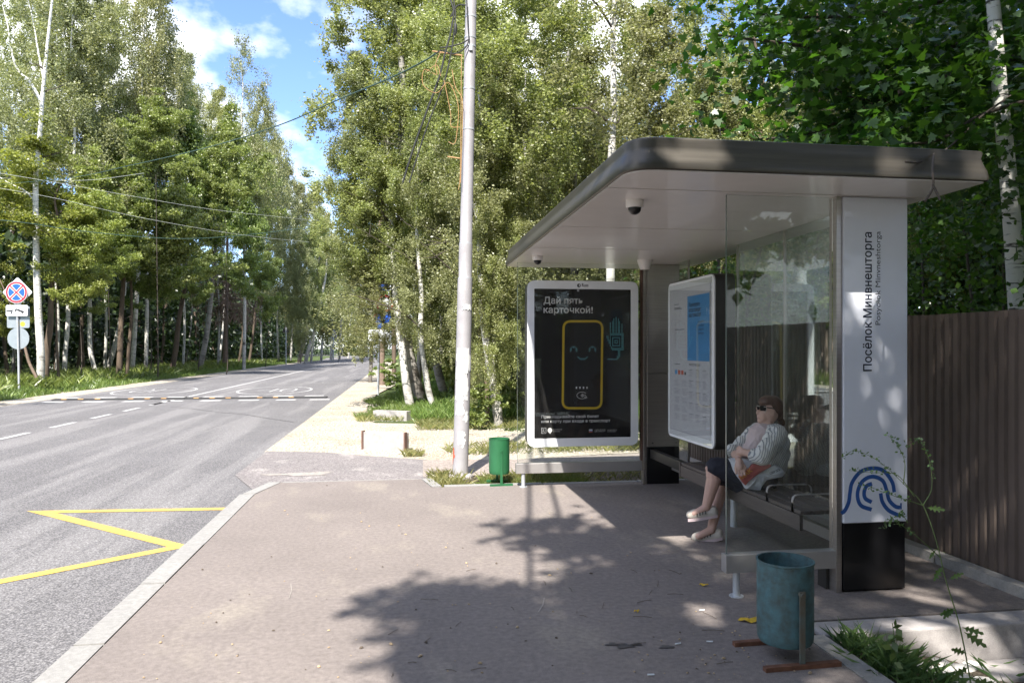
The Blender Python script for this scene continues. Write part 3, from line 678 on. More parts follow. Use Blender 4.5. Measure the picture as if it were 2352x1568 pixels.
mb = MB(); a = pp(289, 1174); ribbon(mb, round_poly([(a[0]-.026, a[1]-.03), (a[0]+.026, a[1]-.03), (a[0]+.026, a[1]+.03), (a[0]-.026, a[1]+.03)], .008, 3)+[(a[0]-.018, a[1]-.03)], .006, 'Y', yp)
ribbon(mb, [(a[0]-.012, a[1]+.016), (a[0]+.004, a[1]+.012), (a[0]-.010, a[1]-.004), (a[0]+.012, a[1]-.016)], .012, 'Y', yp); part('emblem', mb, 'poster_white', po)
mb = MB(); a = pp(330, 1172); vplate(mb, [(a[0]+.026*math.cos(k*math.pi/10), a[1]+.028*math.sin(k*math.pi/10)) for k in range(20)], yp-.0004, yp); vplate(mb, [(a[0]-.012, a[1]-.024), (a[0]+.004, a[1]-.040), (a[0]+.016, a[1]-.02)], yp-.0003, yp); part('emblem', mb, 'poster_white', po)
for k, mm in enumerate(('poster_white', 'print_blue', 'print_red')):
    a = pp(590, 1166+k*6.5); b = pp(613, 1166+k*6.5+5.6); mb = MB(); mb.add([(a[0], yp, b[1]), (b[0], yp, b[1]), (b[0], yp, a[1]), (a[0], yp, a[1])], [(0, 1, 2, 3)]); part('flag_stripe', mb, mm, po)
a = pp(541, 218); yb = yf_-.0185
text(fr, 'maker_name', 'Russ', .052, (a[0], yb, a[1]), VERT, 'sign_black', bold=.0012, width=.075)
mb = MB(); a = pp(521, 211); vplate(mb, [(a[0]+.021*math.cos(k*math.pi/10), a[1]+.021*math.sin(k*math.pi/10)) for k in range(20)], yb-.0004, yb); part('maker_mark', mb, 'sign_black', fr)
mb = MB(); vplate(mb, [(a[0]+.006+.007*math.cos(k*math.pi/6), a[1]+.002+.010*math.sin(k*math.pi/6)) for k in range(12)], yb-.001, yb-.0005); part('maker_mark', mb, 'frame_white', fr)
mb = MB(); a = pp(516, 243); mb.box(a[0]-.012, a[0]+.012, yb+.002, yb+.004, a[1]-.012, a[1]+.012); part('lock', mb, 'print_lightgrey', fr)

# information board on the back wall, facing the road
X0 = 2.80; by0_, by1_, bz0, bz1 = 6.37, 7.56, .62, 2.24
ib = empty('information_board', 'white framed passenger information board with a blue notice in the shelter', 'information board', (X0+.1, 6.95, 0))
mb = MB(); xplate(mb, round_poly([(by0_, bz0), (by1_, bz0), (by1_, bz1), (by0_, bz1)], .09, 8), X0+.015, X0+.20); part('housing', mb, 'frame_dark', ib)
mb = MB(); xplate(mb, round_poly([(by0_+.01, bz0+.01), (by1_-.01, bz0+.01), (by1_-.01, bz1-.01), (by0_+.01, bz1-.01)], .08, 8), X0, X0+.014); bf = part('frame', mb, 'frame_white', ib)
mb = MB(); xplate(mb, [(by0_+.085, bz0+.09), (by1_-.085, bz0+.09), (by1_-.085, bz1-.09), (by0_+.085, bz1-.09)], X0-.003, X0-.001); sht = part('timetable_sheet', mb, 'paper', ib)
mb = MB(); bq = [(by0_+.085, bz0+.09), (by1_-.085, bz0+.09), (by1_-.085, bz1-.09), (by0_+.085, bz1-.09), (by0_+.085, bz0+.09)]; ribbon(mb, bq, .008, 'X', X0-.0035); part('sheet_edge', mb, 'print_lightgrey', sht)
LY, LZ = by1_-.085, bz1-.09; sw_, shh = (by1_-by0_-.17), (bz1-bz0-.18)
def bp(a, b): return (LY-a*sw_, LZ-b*shh)
def brect(name, a0, b0, a1, b1, m, dx=.0005, par=None):
    p, q = bp(a0, b0), bp(a1, b1); mb = MB(); mb.add([(X0-.0035-dx, p[0], q[1]), (X0-.0035-dx, q[0], q[1]), (X0-.0035-dx, q[0], p[1]), (X0-.0035-dx, p[0], p[1])], [(0, 1, 2, 3)]); return part(name, mb, m, par or sht)
brect('blue_notice', .46, .06, .985, .50, 'print_blue')
RB = (R(90), 0, R(-90))
for k, s in enumerate(('Посмотрите', 'когда приедет', 'ваш транспорт')):
    p = bp(.5, .135+k*.034); text(sht, 'notice_text', s, .058, (X0-.0046, p[0], p[1]), RB, 'navy', bold=.0008, width=.27+.03*(k > 0))
for k, s in enumerate(('Скачайте', 'приложение', 'наведите', 'камеру')):
    p = bp(.72, .245+k*.026); text(sht, 'notice_text', s, .034, (X0-.0046, p[0], p[1]), RB, 'navy', width=.14)
for k, mm in enumerate(('print_blue', 'print_red', 'print_red', 'sign_black')): brect('route_badge', .13+k*.085, .57+(.01 if k == 3 else 0), .19+k*.085-(.02 if k == 3 else 0), .60, mm)
rb_ = random.Random(4); mb = MB(); mb2 = MB()
def bline(m_, a0, b0, w, h):
    p, q = bp(a0, b0), bp(a0+w, b0+h); m_.add([(X0-.0041, p[0], q[1]), (X0-.0041, q[0], q[1]), (X0-.0041, q[0], p[1]), (X0-.0041, p[0], p[1])], [(0, 1, 2, 3)])
def lines(a0, b0, a1, n, dy=.0085, h=.0035, m_=None):
    for i in range(n): bline(m_ or mb, a0, b0+i*dy, (a1-a0)*rb_.uniform(.55, 1), h)
lines(.11, .10, .30, 1, h=.006, m_=mb2); lines(.11, .125, .40, 2, h=.006, m_=mb2)
for c in range(2):
    for r_ in range(6): lines(.12+c*.12, .15+r_*.018, .18+c*.12, 2, .006, .002)
lines(.12, .28, .42, 1, h=.006, m_=mb2); lines(.12, .295, .20, 9, .008, .002)
lines(.12, .525, .3, 1, h=.006, m_=mb2); lines(.5, .52, .8, 2, h=.005, m_=mb2)
for c in range(3):
    for r_ in range(5): lines(.5+c*.165, .56+r_*.075, .62+c*.165, 1, h=.004, m_=mb2); lines(.5+c*.165, .57+r_*.075, .63+c*.165, 5, .0085, .003)
for c in range(2):
    for r_ in range(5): lines(.12+c*.2, .64+r_*.06, .27+c*.2, 5, .009, .003)
part('print', mb, 'print_lightgrey', sht); part('print_bold', mb2, 'print_grey', sht)
mb = MB(); mb.box(X0-.010, X0-.008, by0_+.03, by1_-.03, bz0+.035, bz1-.035); part('cover_glass', mb, 'covglass', ib)

# ================================================================== FENCE, BINS, POLES, SIGNS
fn = empty('corrugated_fence', 'brown corrugated metal fence behind the bus shelter', 'fence', (3.9, 3, 0))
y = -3.0
while y < 9.7:
    mb = MB(); P = []
    w = min(1.15, 9.75-y); n_ = int(w/.0825+.5)
    for k in range(n_):
        for (dy, dx) in ((0, 0), (.026, 0), (.036, .02), (.062, .02), (.072, 0)): P.append((3.91+dx, y+k*.0825+dy))
    P.append((3.91, y+n_*.0825)); dz = random.uniform(-.008, .008)
    mb.add([(x, yy, z) for x, yy in P for z in (.06, 1.80+dz)], [(2*i, 2*i+1, 2*i+3, 2*i+2) for i in range(len(P)-1)])
    part('fence_sheet', mb, 'fence', fn); y += 1.1555 if w >= 1.15 else 2
for k in range(6):
    mb = MB(); mb.box(3.95, 4.01, -2.8+k*2.4, -2.74+k*2.4, -.3, 1.74); part('fence_post', mb, 'frame_dark', fn)
for z in (.45, 1.5):
    mb = MB(); mb.box(3.932, 3.949, -3, 9.7, z, z+.04); part('fence_rail', mb, 'frame_dark', fn)

def bin_(x, y, label, mat, smat, r, z0, z1, ang, group=None, rusty=False):
    t = empty('litter_bin', label, 'litter bin', (x, y, 0), group)
    mb = MB(); mb.lathe(x, y, [(r*.3, z0+.012), (r*.93, z0+.004), (r*.985, z0+.02), (r, z0+.05), (r, (z0+z1)/2), (r, z1-.012), (r*1.03, z1-.008), (r*1.03, z1), (r*.965, z1), (r*.96, z0+.04), (.001, z0+.035)], 40)
    part('drum', mb, mat, t, True)
    mb = MB(); mb.lathe(x, y, [(r*.95, z0+(z1-z0)*.52), (r*.6, z0+(z1-z0)*.6), (r*.25, z0+(z1-z0)*.56), (.001, z0+(z1-z0)*.6)], 11); part('rubbish', mb, 'rust', t)
    ca, sa = math.cos(ang), math.sin(ang)
    for s in (-1, 1):
        px_, py_ = x-sa*s*(r+.018), y+ca*s*(r+.018)
        mb = MB(); q = Vector((ca, sa, 0))
        a = Vector((px_, py_, 0)); v = q*.014; n_ = Vector((-sa, ca, 0))*.004
        mb.add([a+v+n_, a-v+n_, a-v-n_, a+v-n_]+[p+Vector((0, 0, z0+(z1-z0)*.72)) for p in (a+v+n_, a-v+n_, a-v-n_, a+v-n_)], [(0, 1, 2, 3), (7, 6, 5, 4), (0, 4, 5, 1), (1, 5, 6, 2), (2, 6, 7, 3), (3, 7, 4, 0)])
        st = part('stand_post', mb, smat, t)
        mb = MB(); L = .20 if rusty else .13; v = q*L; n_ = Vector((-sa, ca, 0))*.016
        mb.add([a+v+n_, a-v+n_, a-v-n_, a+v-n_]+[p+Vector((0, 0, .022)) for p in (a+v+n_, a-v+n_, a-v-n_, a+v-n_)], [(0, 1, 2, 3), (7, 6, 5, 4), (0, 4, 5, 1), (1, 5, 6, 2), (2, 6, 7, 3), (3, 7, 4, 0)])
        part('foot_bar', mb, 'rust' if rusty else mat, t)
        mb = MB(); zz = z0+(z1-z0)*.68; b = Vector((px_, py_, zz)); d = Vector((sa*s, -ca*s, 0)); mb.tube([b-d*.012, b+d*.03], .012, 10); part('pivot_bolt', mb, smat, t, True)
    return t
bin_(1.915, 3.50, 'blue scratched metal litter bin on a rusty stand in front of the shelter', 'bluebin', 'binstand', .137, .075, .485, R(2), rusty=True)
bin_(1.10, 8.42, 'green metal litter bin beside the far glass wall of the shelter', 'greenbin', 'greenbin', .118, .115, .52, R(3))

# lighting pole with pasted notices and wires
PB = gz(1057, 1090, -.06)
pole = empty('utility_pole', 'tall grey metal pole pasted with white notices beside the pavement', 'utility pole', PB)
D0 = PB.x*sn+PB.y*cs
axis = [WD(1057, 1090, D0), WD(1064.5, 820, D0), WD(1070, 560, D0), WD(1076, 300, D0), WD(1082, 0, D0), WD(1085, -160, D0)]
axis[0] = Vector((axis[0].x, axis[0].y, -.1))
def pole_at(v):
    for a, b, va, vb in zip(axis[:-1], axis[1:], (1090, 820, 560, 300, 0), (820, 560, 300, 0, -160)):
        if v >= vb or vb == -160: return a.lerp(b, (va-v)/(va-vb))
rp = lambda v: (17.6 if v > 640 else (15.6 if v > 560 else 14.3-(560-v)*.003))*D0/F
mb = MB(); mb.tube([pole_at(v) for v in (1090, 1060, 900, 760, 641)], [rp(1090)*1.0, rp(1060), rp(900)*1.0, rp(760)*.98, rp(700)*.96], 28); part('pole_shaft', mb, 'pole', pole, True)
mb = MB(); mb.tube([pole_at(v) for v in (641, 636, 600, 561)], [rp(641)*.93, rp(636)*.95, rp(600), rp(561)], 28); part('pole_shaft', mb, 'pole', pole, True)
mb = MB(); mb.tube([pole_at(v) for v in (561, 557, 400, 200, 0, -160)], [rp(561)*.98, rp(557), rp(400), rp(200), rp(0), rp(0)*.97], 28); part('pole_shaft', mb, 'pole', pole, True)
for v in (560, 640, 298, 205, 108, 88, 40):
    mb = MB(); mb.tube([pole_at(v+2), pole_at(v-2)], rp(v-4)*1.06, 28); part('pole_band', mb, 'galv', pole, True)
mb = MB(); mb.lathe(PB.x, PB.y, [(.17, -.14), (.165, -.07), (.15, -.05), (.1, -.045)], 9); part('footing', mb, 'concrete', pole)
# pasted paper, hugging the shaft
def scrap(v0, v1, a0, a1, sd):
    r_ = random.Random(sd); mb = MB(); n1, n2 = 14, 14; vs = []
    for j in range(n2+1):
        v = v0+(v1-v0)*j/n2; c = pole_at(v); rr_ = rp(v)*(1.02 if v < 1000 else 1.01)+.002
        j_ = j//3; rj = random.Random(sd*31+j_); e0, e1 = a0+rj.uniform(-.16, .16), a1+rj.uniform(-.2, .2)
        for i in range(n1+1):
            a = R(-90)+e0+(e1-e0)*i/n1; vs.append((c.x+rr_*math.cos(a), c.y+rr_*math.sin(a), c.z+(r_.uniform(-.012, .012) if j in (0, n2) else 0)))
    mb.add(vs, [(j*(n1+1)+i, j*(n1+1)+i+1, (j+1)*(n1+1)+i+1, (j+1)*(n1+1)+i) for j in range(n2) for i in range(n1)]); return mb
for k, q in enumerate([(800, 870, -1.1, .55), (815, 850, .6, 1.25), (866, 915, -1.0, .7), (918, 948, -.9, .1), (940, 965, .2, .8), (985, 1012, -.5, .35), (700, 712, -.3, .8), (1003, 1020, 0, .4)]):
    part('pasted_notice', scrap(*q, k), 'poster_scrap', pole)
for v, s in ((818, 'Д О М О Й'), (856, 'У Ю Т'), (884, 'Р Е М О Н Т')):
    pass
mb = scrap(1022, 1058, -1.45, -1.12, 20); part('red_paint_mark', mb, M['print_red'], pole)
rs = random.Random(8); mb = MB()
for v, n_ in ((822, 6), (858, 7), (838, 5), (905, 7)):
    for k in range(n_):
        a = -.75+k*.19; c = pole_at(v); rr_ = rp(v)*1.02+.0045; w = .05
        for st_ in range(2):
            da = rs.uniform(0, .08); z0_ = c.z+rs.uniform(-.012, .004)
            mb.add([(c.x+rr_*math.cos(R(-90)+a+da+q), c.y+rr_*math.sin(R(-90)+a+da+q), z) for q, z in ((0, z0_), (w, z0_+.003), (w, z0_+.012), (0, z0_+.012))], [(0, 1, 2, 3)])
part('notice_print', mb, 'sign_black', pole)
# brackets and loose orange wire
def rod(u0, v0, u1, v1, D, r=.007, m='rust'):
    mb = MB(); mb.tube([WD(u0, v0, D), WD(u1, v1, D)], r, 8); return part('bracket_rod', mb, m, pole, True)
rod(993, 118, 1062, 128, D0-.05, .010, 'wire_orange'); rod(1028, 360, 1056, 364, D0-.04, .009, 'wire_orange')
mb = MB()
for P in ([(1060, 128), (1059, 250), (1057, 400), (1053, 436)], [(1012, 120), (1000, 150), (1003, 172), (975, 160), (972, 195), (1003, 214), (1030, 190), (1052, 240), (1050, 300), (1044, 330), (1030, 326)],
          [(1038, 160), (1046, 200), (1062, 230), (1062, 300), (1058, 420)], [(1020, 185), (1035, 260), (1036, 290), (1056, 292)], [(978, 166), (1003, 150), (1012, 175)]):
    mb.tube(catmull([WD(u, v, D0-.13) for u, v in P], 6), .0045, 5)
part('loose_wire', mb, 'wire_orange', pole, True)
mb = MB()
for P, r_ in (([(1072, 0), (1075, 60), (1076, 96), (1062, 116), (1040, 124), (1015, 116), (995, 128)], .008), ([(1035, 0), (1042, 30), (1034, 80), (1023, 120), (1008, 180), (975, 270), (950, 340), (925, 420)], .012),
              ([(1042, 0), (1046, 40), (1038, 110), (1020, 190), (985, 280), (955, 370), (940, 420)], .009), ([(1035, 40), (1050, 14), (1070, 12)], .010), ([(1010, 110), (1030, 108), (1060, 100), (1078, 90)], .008)):
    mb.tube(catmull([WD(u, v, D0-.12) for u, v in P], 6), r_, 6)
part('service_cable', mb, 'wire_black', pole, True)
mb = MB(); mb.tube(catmull([WD(u, v, D0-.12) for u, v in [(1042, 58), (1045, 66), (1047, 82), (1044, 92)]], 4), [.008]+[.022]*8+[.02, .012, .012, .008][:4], 10) if False else mb.lathe(WD(1046, 74, D0-.12).x, WD(1046, 74, D0-.12).y, [(.005, WD(1046, 60, D0).z), (.02, WD(1046, 66, D0).z), (.026, WD(1046, 80, D0).z), (.005, WD(1046, 92, D0).z)][::-1], 12)
part('cable_joint', mb, 'wire_black', pole, True)
mb = MB(); mb.box(pole_at(110).x-.02, pole_at(110).x+.02, pole_at(110).y-rp(110)-.02, pole_at(110).y-rp(110), pole_at(122).z, pole_at(108).z); part('clamp', mb, 'galv', pole)

def cable(name, label, pts, r, m, group=None):
    mb = MB(origin=WD(*pts[0])); mb.tube(catmull([WD(*p) for p in pts], 10), r, 6); return tag(mb.build(name, m, None, True), label, 'cable', group)
cable('overhead_cable', 'thick twisted dark green cable sagging from the pole across the road', [(1000, 124, 9), (975, 140, 9.3), (900, 178, 10), (780, 228, 11.5), (640, 288, 13.5), (480, 338, 16.5), (300, 380, 21), (150, 410, 26), (-60, 428, 34)], .010, 'wire_green')
cable('overhead_cable', 'upper of the two pale wires above the far side of the road', [(-60, 388, 30), (120, 418, 31), (300, 450, 32.5), (480, 480, 34.5), (640, 498, 37), (745, 508, 40)], .008, 'wire_pale')
cable('overhead_cable', 'lower of the two pale wires above the far side of the road', [(-60, 422, 30), (120, 454, 31), (300, 495, 32.5), (480, 528, 34.5), (600, 545, 37), (710, 556, 40)], .008, 'wire_pale')
cable('overhead_cable', 'low dark cable sagging among the trees on the far side of the road', [(-60, 500, 29), (60, 512, 30), (200, 532, 31.5), (400, 548, 34), (560, 540, 37), (740, 518, 41)], .015, 'wire_green')
cable('overhead_cable', 'thin pale wire high up running from the pole to the left edge', [(-60, 404, 36), (60, 412, 34), (200, 414, 31), (330, 398, 28)], .009, 'wire_pale')

for k_, dx in enumerate((-.14, .14)):
    cable('overhead_cable', ['left', 'right'][k_]+' of two service cables running from the pole head back over the viewpoint', [], 0, None) if 0 else None
    mb = MB(origin=(.75+dx, 8.9, 7.5)); mb.tube(catmull([(.75+dx*.3, 8.9, 7.5), (-.325+dx, 1.5, 6.45), (-1.7+dx*1.5, -8, 5.3), (-2.6+dx, -14, 5.6)], 8), .024, 6)
    tag(mb.build('overhead_cable', 'wire_black', None, True), ['left', 'right'][k_]+' of two service cables running from the pole head back over the viewpoint', 'cable')
# no-stopping sign group on the far side
p0 = gz(44, 905, ZR); D = p0.x*sn+p0.y*cs
sg = empty('road_sign_post', 'road sign post with a no stopping disc and tow away plate on the far verge', 'road sign', p0)
def onD(u, v, d=0): return WD(u, v, D+d)
mb = MB(); mb.tube([Vector((p0.x, p0.y, -.2)), onD(42.5, 820), onD(38, 660)], .036, 14); part('post', mb, 'galv', sg, True)
ux, uz = Vector((cs, -sn, 0)), Vector((0, 0, 1)); k_ = D/F
def disc(name, u, v, rpx, m, par, d, n=36, sq=None, t_=.012, rot=0.0):
    c = onD(u, v, d); mb = MB(); 
    if sq: P = round_poly([(-sq[0], -sq[1]), (sq[0], -sq[1]), (sq[0], sq[1]), (-sq[0], sq[1])], sq[2], 4)
    else: P = [(rpx*math.cos(2*math.pi*k/n), rpx*math.sin(2*math.pi*k/n)) for k in range(n)]
    P = [(x*math.cos(rot)-y*math.sin(rot), x*math.sin(rot)+y*math.cos(rot)) for x, y in P]
    fwd = Vector((sn, cs, 0)); n = len(P)
    mb.add([c+ux*x*k_+uz*y*k_ for x, y in P]+[c+ux*x*k_+uz*y*k_+fwd*t_ for x, y in P], [tuple(range(n)), tuple(range(n, 2*n))[::-1]]+[((i+1) % n, i, n+i, n+(i+1) % n) for i in range(n)])
    return part(name, mb, m, par)
dp = disc('priority_plate_back', 40, 671, 0, 'sign_white', sg, -.03, sq=(24.5, 24.5, 4), rot=R(45))
ds = disc('no_stopping_disc', 37.5, 671, 25.2, 'sign_white', sg, -.09)
disc('red_ring', 37.5, 671, 24.2, 'sign_red', ds, -.094, t_=.003); disc('white_ring', 37.5, 671, 19.8, 'sign_white', ds, -.098, t_=.003)
c = (37.5, 671)
for q in range(4):
    a0 = math.pi/4+q*math.pi/2; P = []; f_ = Vector((sn, cs, 0)); cc = onD(*c, -.102); mb = MB()
    for k in range(11):
        a = a0+.19+(math.pi/2-.38)*k/10; P.append((18.6*math.cos(a), 18.6*math.sin(a)))
    P.append((4.2*math.cos(a0+math.pi/4), 4.2*math.sin(a0+math.pi/4))); n = len(P)
    mb.add([cc+ux*x*k_+uz*y*k_ for x, y in P], [tuple(range(n))]); part('blue_sector', mb, 'sign_blue', ds)
mb = MB(); cc = onD(*c, -.1035)
for a in (math.pi/4, -math.pi/4):
    e = Vector((math.cos(a), math.sin(a))); w = Vector((-e.y, e.x))*1.5
    mb.add([cc+ux*(p.x)*k_+uz*(p.y)*k_ for p in (e*20+w, -e*20+w, -e*20-w, e*20-w)], [(0, 1, 2, 3)]); cc = cc-Vector((sn, cs, 0))*.002
part('red_cross', mb, 'sign_red', ds)
gp_ = disc('plate_back', 42, 728, 0, 'sign_grey', sg, .05, sq=(26, 25, 4)); disc('sticker', 52, 744, 5.5, 'sticker', gp_, .045, t_=.003)
tp = disc('tow_away_plate', 38.5, 713, 0, 'sign_white', sg, -.06, sq=(25, 12.5, 3))
mb = MB(); cc = onD(38.5, 713, -.064)
def sp(x, y): return cc+ux*x*k_+uz*y*k_
for P in ([(-24, -2.5), (-24, .3), (-12, 1), (-11, 4.5), (-10, 5), (-9, -3.8), (-12, -2.6)], [(-9.5, 5), (-8.5, 5), (0, -1.5), (-1, -2.2)], [(-4, 3.6), (-2.5, 4.6), (3, 3.4), (14, -.6), (17, -2.5), (16, -5), (6, -2.8), (0, .8)], [(3, 3.4), (6, 5.4), (12, 4.6), (15, .2), (14, .2), (11.5, 3.8), (6.3, 4.5), (4, 3)]):
    mb.add([sp(*p) for p in P], [tuple(range(len(P)))])
for (x, y) in ((-12.5, -5.3), (-2.8, 0.2), (12.5, -4.6)):
    mb.add([sp(x+2.2*math.cos(k*math.pi/6), y+2.2*math.sin(k*math.pi/6))-Vector((sn, cs, 0))*.002 for k in range(12)], [tuple(range(12))])
part('tow_symbol', mb, 'sign_black', tp)
disc('round_sign_back', 42, 777, 25, 'sign_grey', sg, .05)

# near-side sign post, half hidden in birch leaves
p0 = gz(868, 905, ZR); D = p0.x*sn+p0.y*cs; k_ = D/F
s2 = empty('road_sign_post', 'sign post with blue and red ringed signs half hidden by birch leaves', 'road sign', p0)
mb = MB(); mb.tube([Vector((p0.x, p0.y, -.2)), onD(871, 780), onD(876, 640)], .04, 14); part('post', mb, 'galv', s2, True)
disc('blue_plate', 879, 660, 0, 'sign_blue', s2, -.07, sq=(13, 7, 1.5))
a_ = disc('red_ring_disc', 884, 697, 20, 'sign_red', s2, -.07); disc('white_centre', 884, 697, 15, 'sign_white', a_, -.075, t_=.003)
a_ = disc('red_ring_disc', 870, 733, 14, 'sign_red', s2, -.05); disc('blue_centre', 870, 733, 11, 'sign_blue', a_, -.055, t_=.003)
disc('blue_plate', 889, 728, 0, 'sign_blue', s2, -.07, sq=(9, 13, 1.5)); disc('blue_plate', 872, 745, 0, 'sign_blue', s2, -.08, sq=(7, 8, 1.5))
disc('white_plate', 872, 770, 0, 'sign_white', s2, -.06, sq=(26, 13, 3))
pk = gz(878, 884, ZR); mb = MB(origin=pk); D = pk.x*sn+pk.y*cs
mb.tube([Vector((pk.x, pk.y, -.2)), WD(876, 760, D), WD(874, 560, D), WD(872, 380, D)], [.14, .13, .115, .1], 12)
tag(mb.build('utility_pole', 'barkpine', None, True), 'old brown wooden pole right behind the blue and red signs', 'utility pole')
pk = gz(905, 860, ZR); D = pk.x*sn+pk.y*cs; mb = MB(origin=pk); mb.tube([Vector((pk.x, pk.y, -.2)), WD(905, 780, D), WD(906, 640, D)], [.15, .14, .12], 10)
tag(mb.build('utility_pole', 'bark', None, True), 'second wooden pole standing farther along the gravel shoulder', 'utility pole')
# far bus stop sign, far triangular sign, propped concrete pole
p0 = gz(819, 821, ZR+.06); D = 118; k_ = D/F; c0 = WD(819, 821, D)
t = empty('road_sign_post', 'distant white and yellow rectangular sign at the bend', 'road sign', (c0.x, c0.y, ZR))
mb = MB(); mb.tube([Vector((c0.x, c0.y, -.2)), WD(818.5, 770, D)], .06, 8); part('post', mb, 'galv', t)
disc('white_plate', 818.5, 775, 0, 'sign_white', t, -.1, sq=(5.6, 5.4, .5)); disc('yellow_plate', 818.5, 788, 0, 'sticker', t, -.1, sq=(5.4, 6, .5))
D = 74; c0 = WD(657, 822, D); k_ = D/F
t = empty('road_sign_post', 'triangular sign seen from behind at the edge of the trees', 'road sign', (c0.x, c0.y, ZR))
mb = MB(); mb.tube([Vector((c0.x, c0.y, -.2)), WD(657, 752, D)], .05, 8); part('post', mb, 'galv', t)
mb = MB(); cc = WD(656, 757, D); f_ = Vector((sn, cs, 0)); mb.add([cc+ux*x*k_+uz*z*k_+f_*q for q in (0, .03) for x, z in ((-9, -6), (9, -6), (0, 9))], [(0, 1, 2), (5, 4, 3), (1, 0, 3, 4), (2, 1, 4, 5), (0, 2, 5, 3)]); part('sign_back', mb, 'frame_dark', t)
D = 98; c0 = WD(779, 822, D); t = empty('utility_pole', 'distant white concrete pole propped by a leaning strut', 'utility pole', (c0.x, c0.y, ZR))
mb = MB(); mb.tube([Vector((c0.x, c0.y, -.3)), WD(782.5, 760, D), WD(783, 690, D)], .14, 8); part('post', mb, 'concrete', t, True)
mb = MB(); mb.tube([WD(789.5, 818, D-1), WD(767, 759, D)], .13, 8); part('strut', mb, 'concrete', t, True)
D = 97; c0 = WD(765, 822, D); mb = MB(origin=c0); mb.tube([Vector((c0.x, c0.y, -.3)), WD(765.5, 758, D)], .10, 8); tag(mb.build('utility_pole', 'galv', None, True), 'thin grey post left of the propped concrete pole', 'utility pole')

# concrete culvert slabs in the gravel
def slab(u0, v0, u1, v1, h, th, label, boards):
    a = gz(u0, v0, ZR+.01); b = gz(u1, v1, ZR+.01); t = empty('concrete_slab', label, 'concrete slab', a.lerp(b, .5)); d = (b-a).normalized(); nrm = Vector((-d.y, d.x, 0))*th
    mb = MB(); mb.poly([(a.x, a.y), (b.x, b.y), (b.x+nrm.x, b.y+nrm.y), (a.x+nrm.x, a.y+nrm.y)], -.3, ZR+h); part('slab_body', mb, 'concrete', t)
    if boards:
        for p in (a-d*.028, b+d*.004):
            mb = MB(); q = p+d*.024-nrm*.15; p_ = p-nrm*.15
            mb.poly([(p_.x, p_.y), (q.x, q.y), (q.x+nrm.x*.5, q.y+nrm.y*.5), (p_.x+nrm.x*.5, p_.y+nrm.y*.5)], -.2, ZR+h+.02); part('formwork_board', mb, 'wood', t)
slab(835, 1031, 928, 1036, .29, .16, 'low pale concrete slab with brown boards at both ends standing in the gravel', True)
slab(857, 962, 934, 965, .21, .2, 'low pale concrete slab at the edge of the grass behind the boarded slab', False)

# white van and white car far down the road
def vehicle(u, v, D, L, Wd, Hh, van, label, name):
    c0 = WD(u, 820, D); x, y = c0.x, c0.y; z0 = ZR
    t = empty(name, label, 'van' if van else 'car', (x, y, z0)); w = Wd/2
    if van: prof = [(0, .35), (0, Hh*.55), (.08, Hh*.95), (.4, Hh), (L-1.6, Hh), (L-.9, Hh*.6), (L, Hh*.5), (L, .35)]
    else: prof = [(0, .3), (-.02, Hh*.6), (.35, Hh*.66), (.8, Hh*.97), (1.4, Hh), (L-2.0, Hh*.97), (L-1.2, Hh*.64), (L-.1, Hh*.52), (L, .3)]
    mb = MB(); n = len(prof); mb.add([(x-w, y+a, z0+b) for a, b in prof]+[(x+w, y+a, z0+b) for a, b in prof], [tuple(range(n)), tuple(range(n, 2*n))[::-1]]+[((i+1) % n, i, n+i, n+(i+1) % n) for i in range(n)])
    part('body', mb, 'white_car', t)
    mb = MB(); k = .57 if van else .67; mb.add([(x-w*.8, y-.01+(.02 if van else .32), z0+Hh*k), (x+w*.8, y-.01+(.02 if van else .32), z0+Hh*k), (x+w*.74, y+.0+(.07 if van else .75), z0+Hh*.9), (x-w*.74, y+.0+(.07 if van else .75), z0+Hh*.9)], [(0, 1, 2, 3)]); part('rear_window', mb, 'car_glass', t)
    for s in (-1, 1):
        mb = MB(); mb.box(x+s*w*.93-.08, x+s*w*.93+.06, y-.04, y+.05, z0+Hh*.4, z0+Hh*.56); part('tail_lamp', mb, 'tail', t)
        for yy in (.7, L-.8):
            mb = MB(); mb.tube([(x+s*w*.75, y+yy, z0+.32), (x+s*w*1.01, y+yy, z0+.32)], .32, 16); part('wheel', mb, 'rubber', t)
    mb = MB(); mb.box(x-.26, x+.26, y-.035, y-.02, z0+.5, z0+.61); part('number_plate', mb, 'sign_white', t)
vehicle(851, 805, 138, 4.2, 1.75, 1.5, False, 'small white car far down the road in front of the van', 'parked_car')
vehicle(858, 800, 178, 5.6, 2.1, 2.45, True, 'white van far down the road behind the small car', 'van')

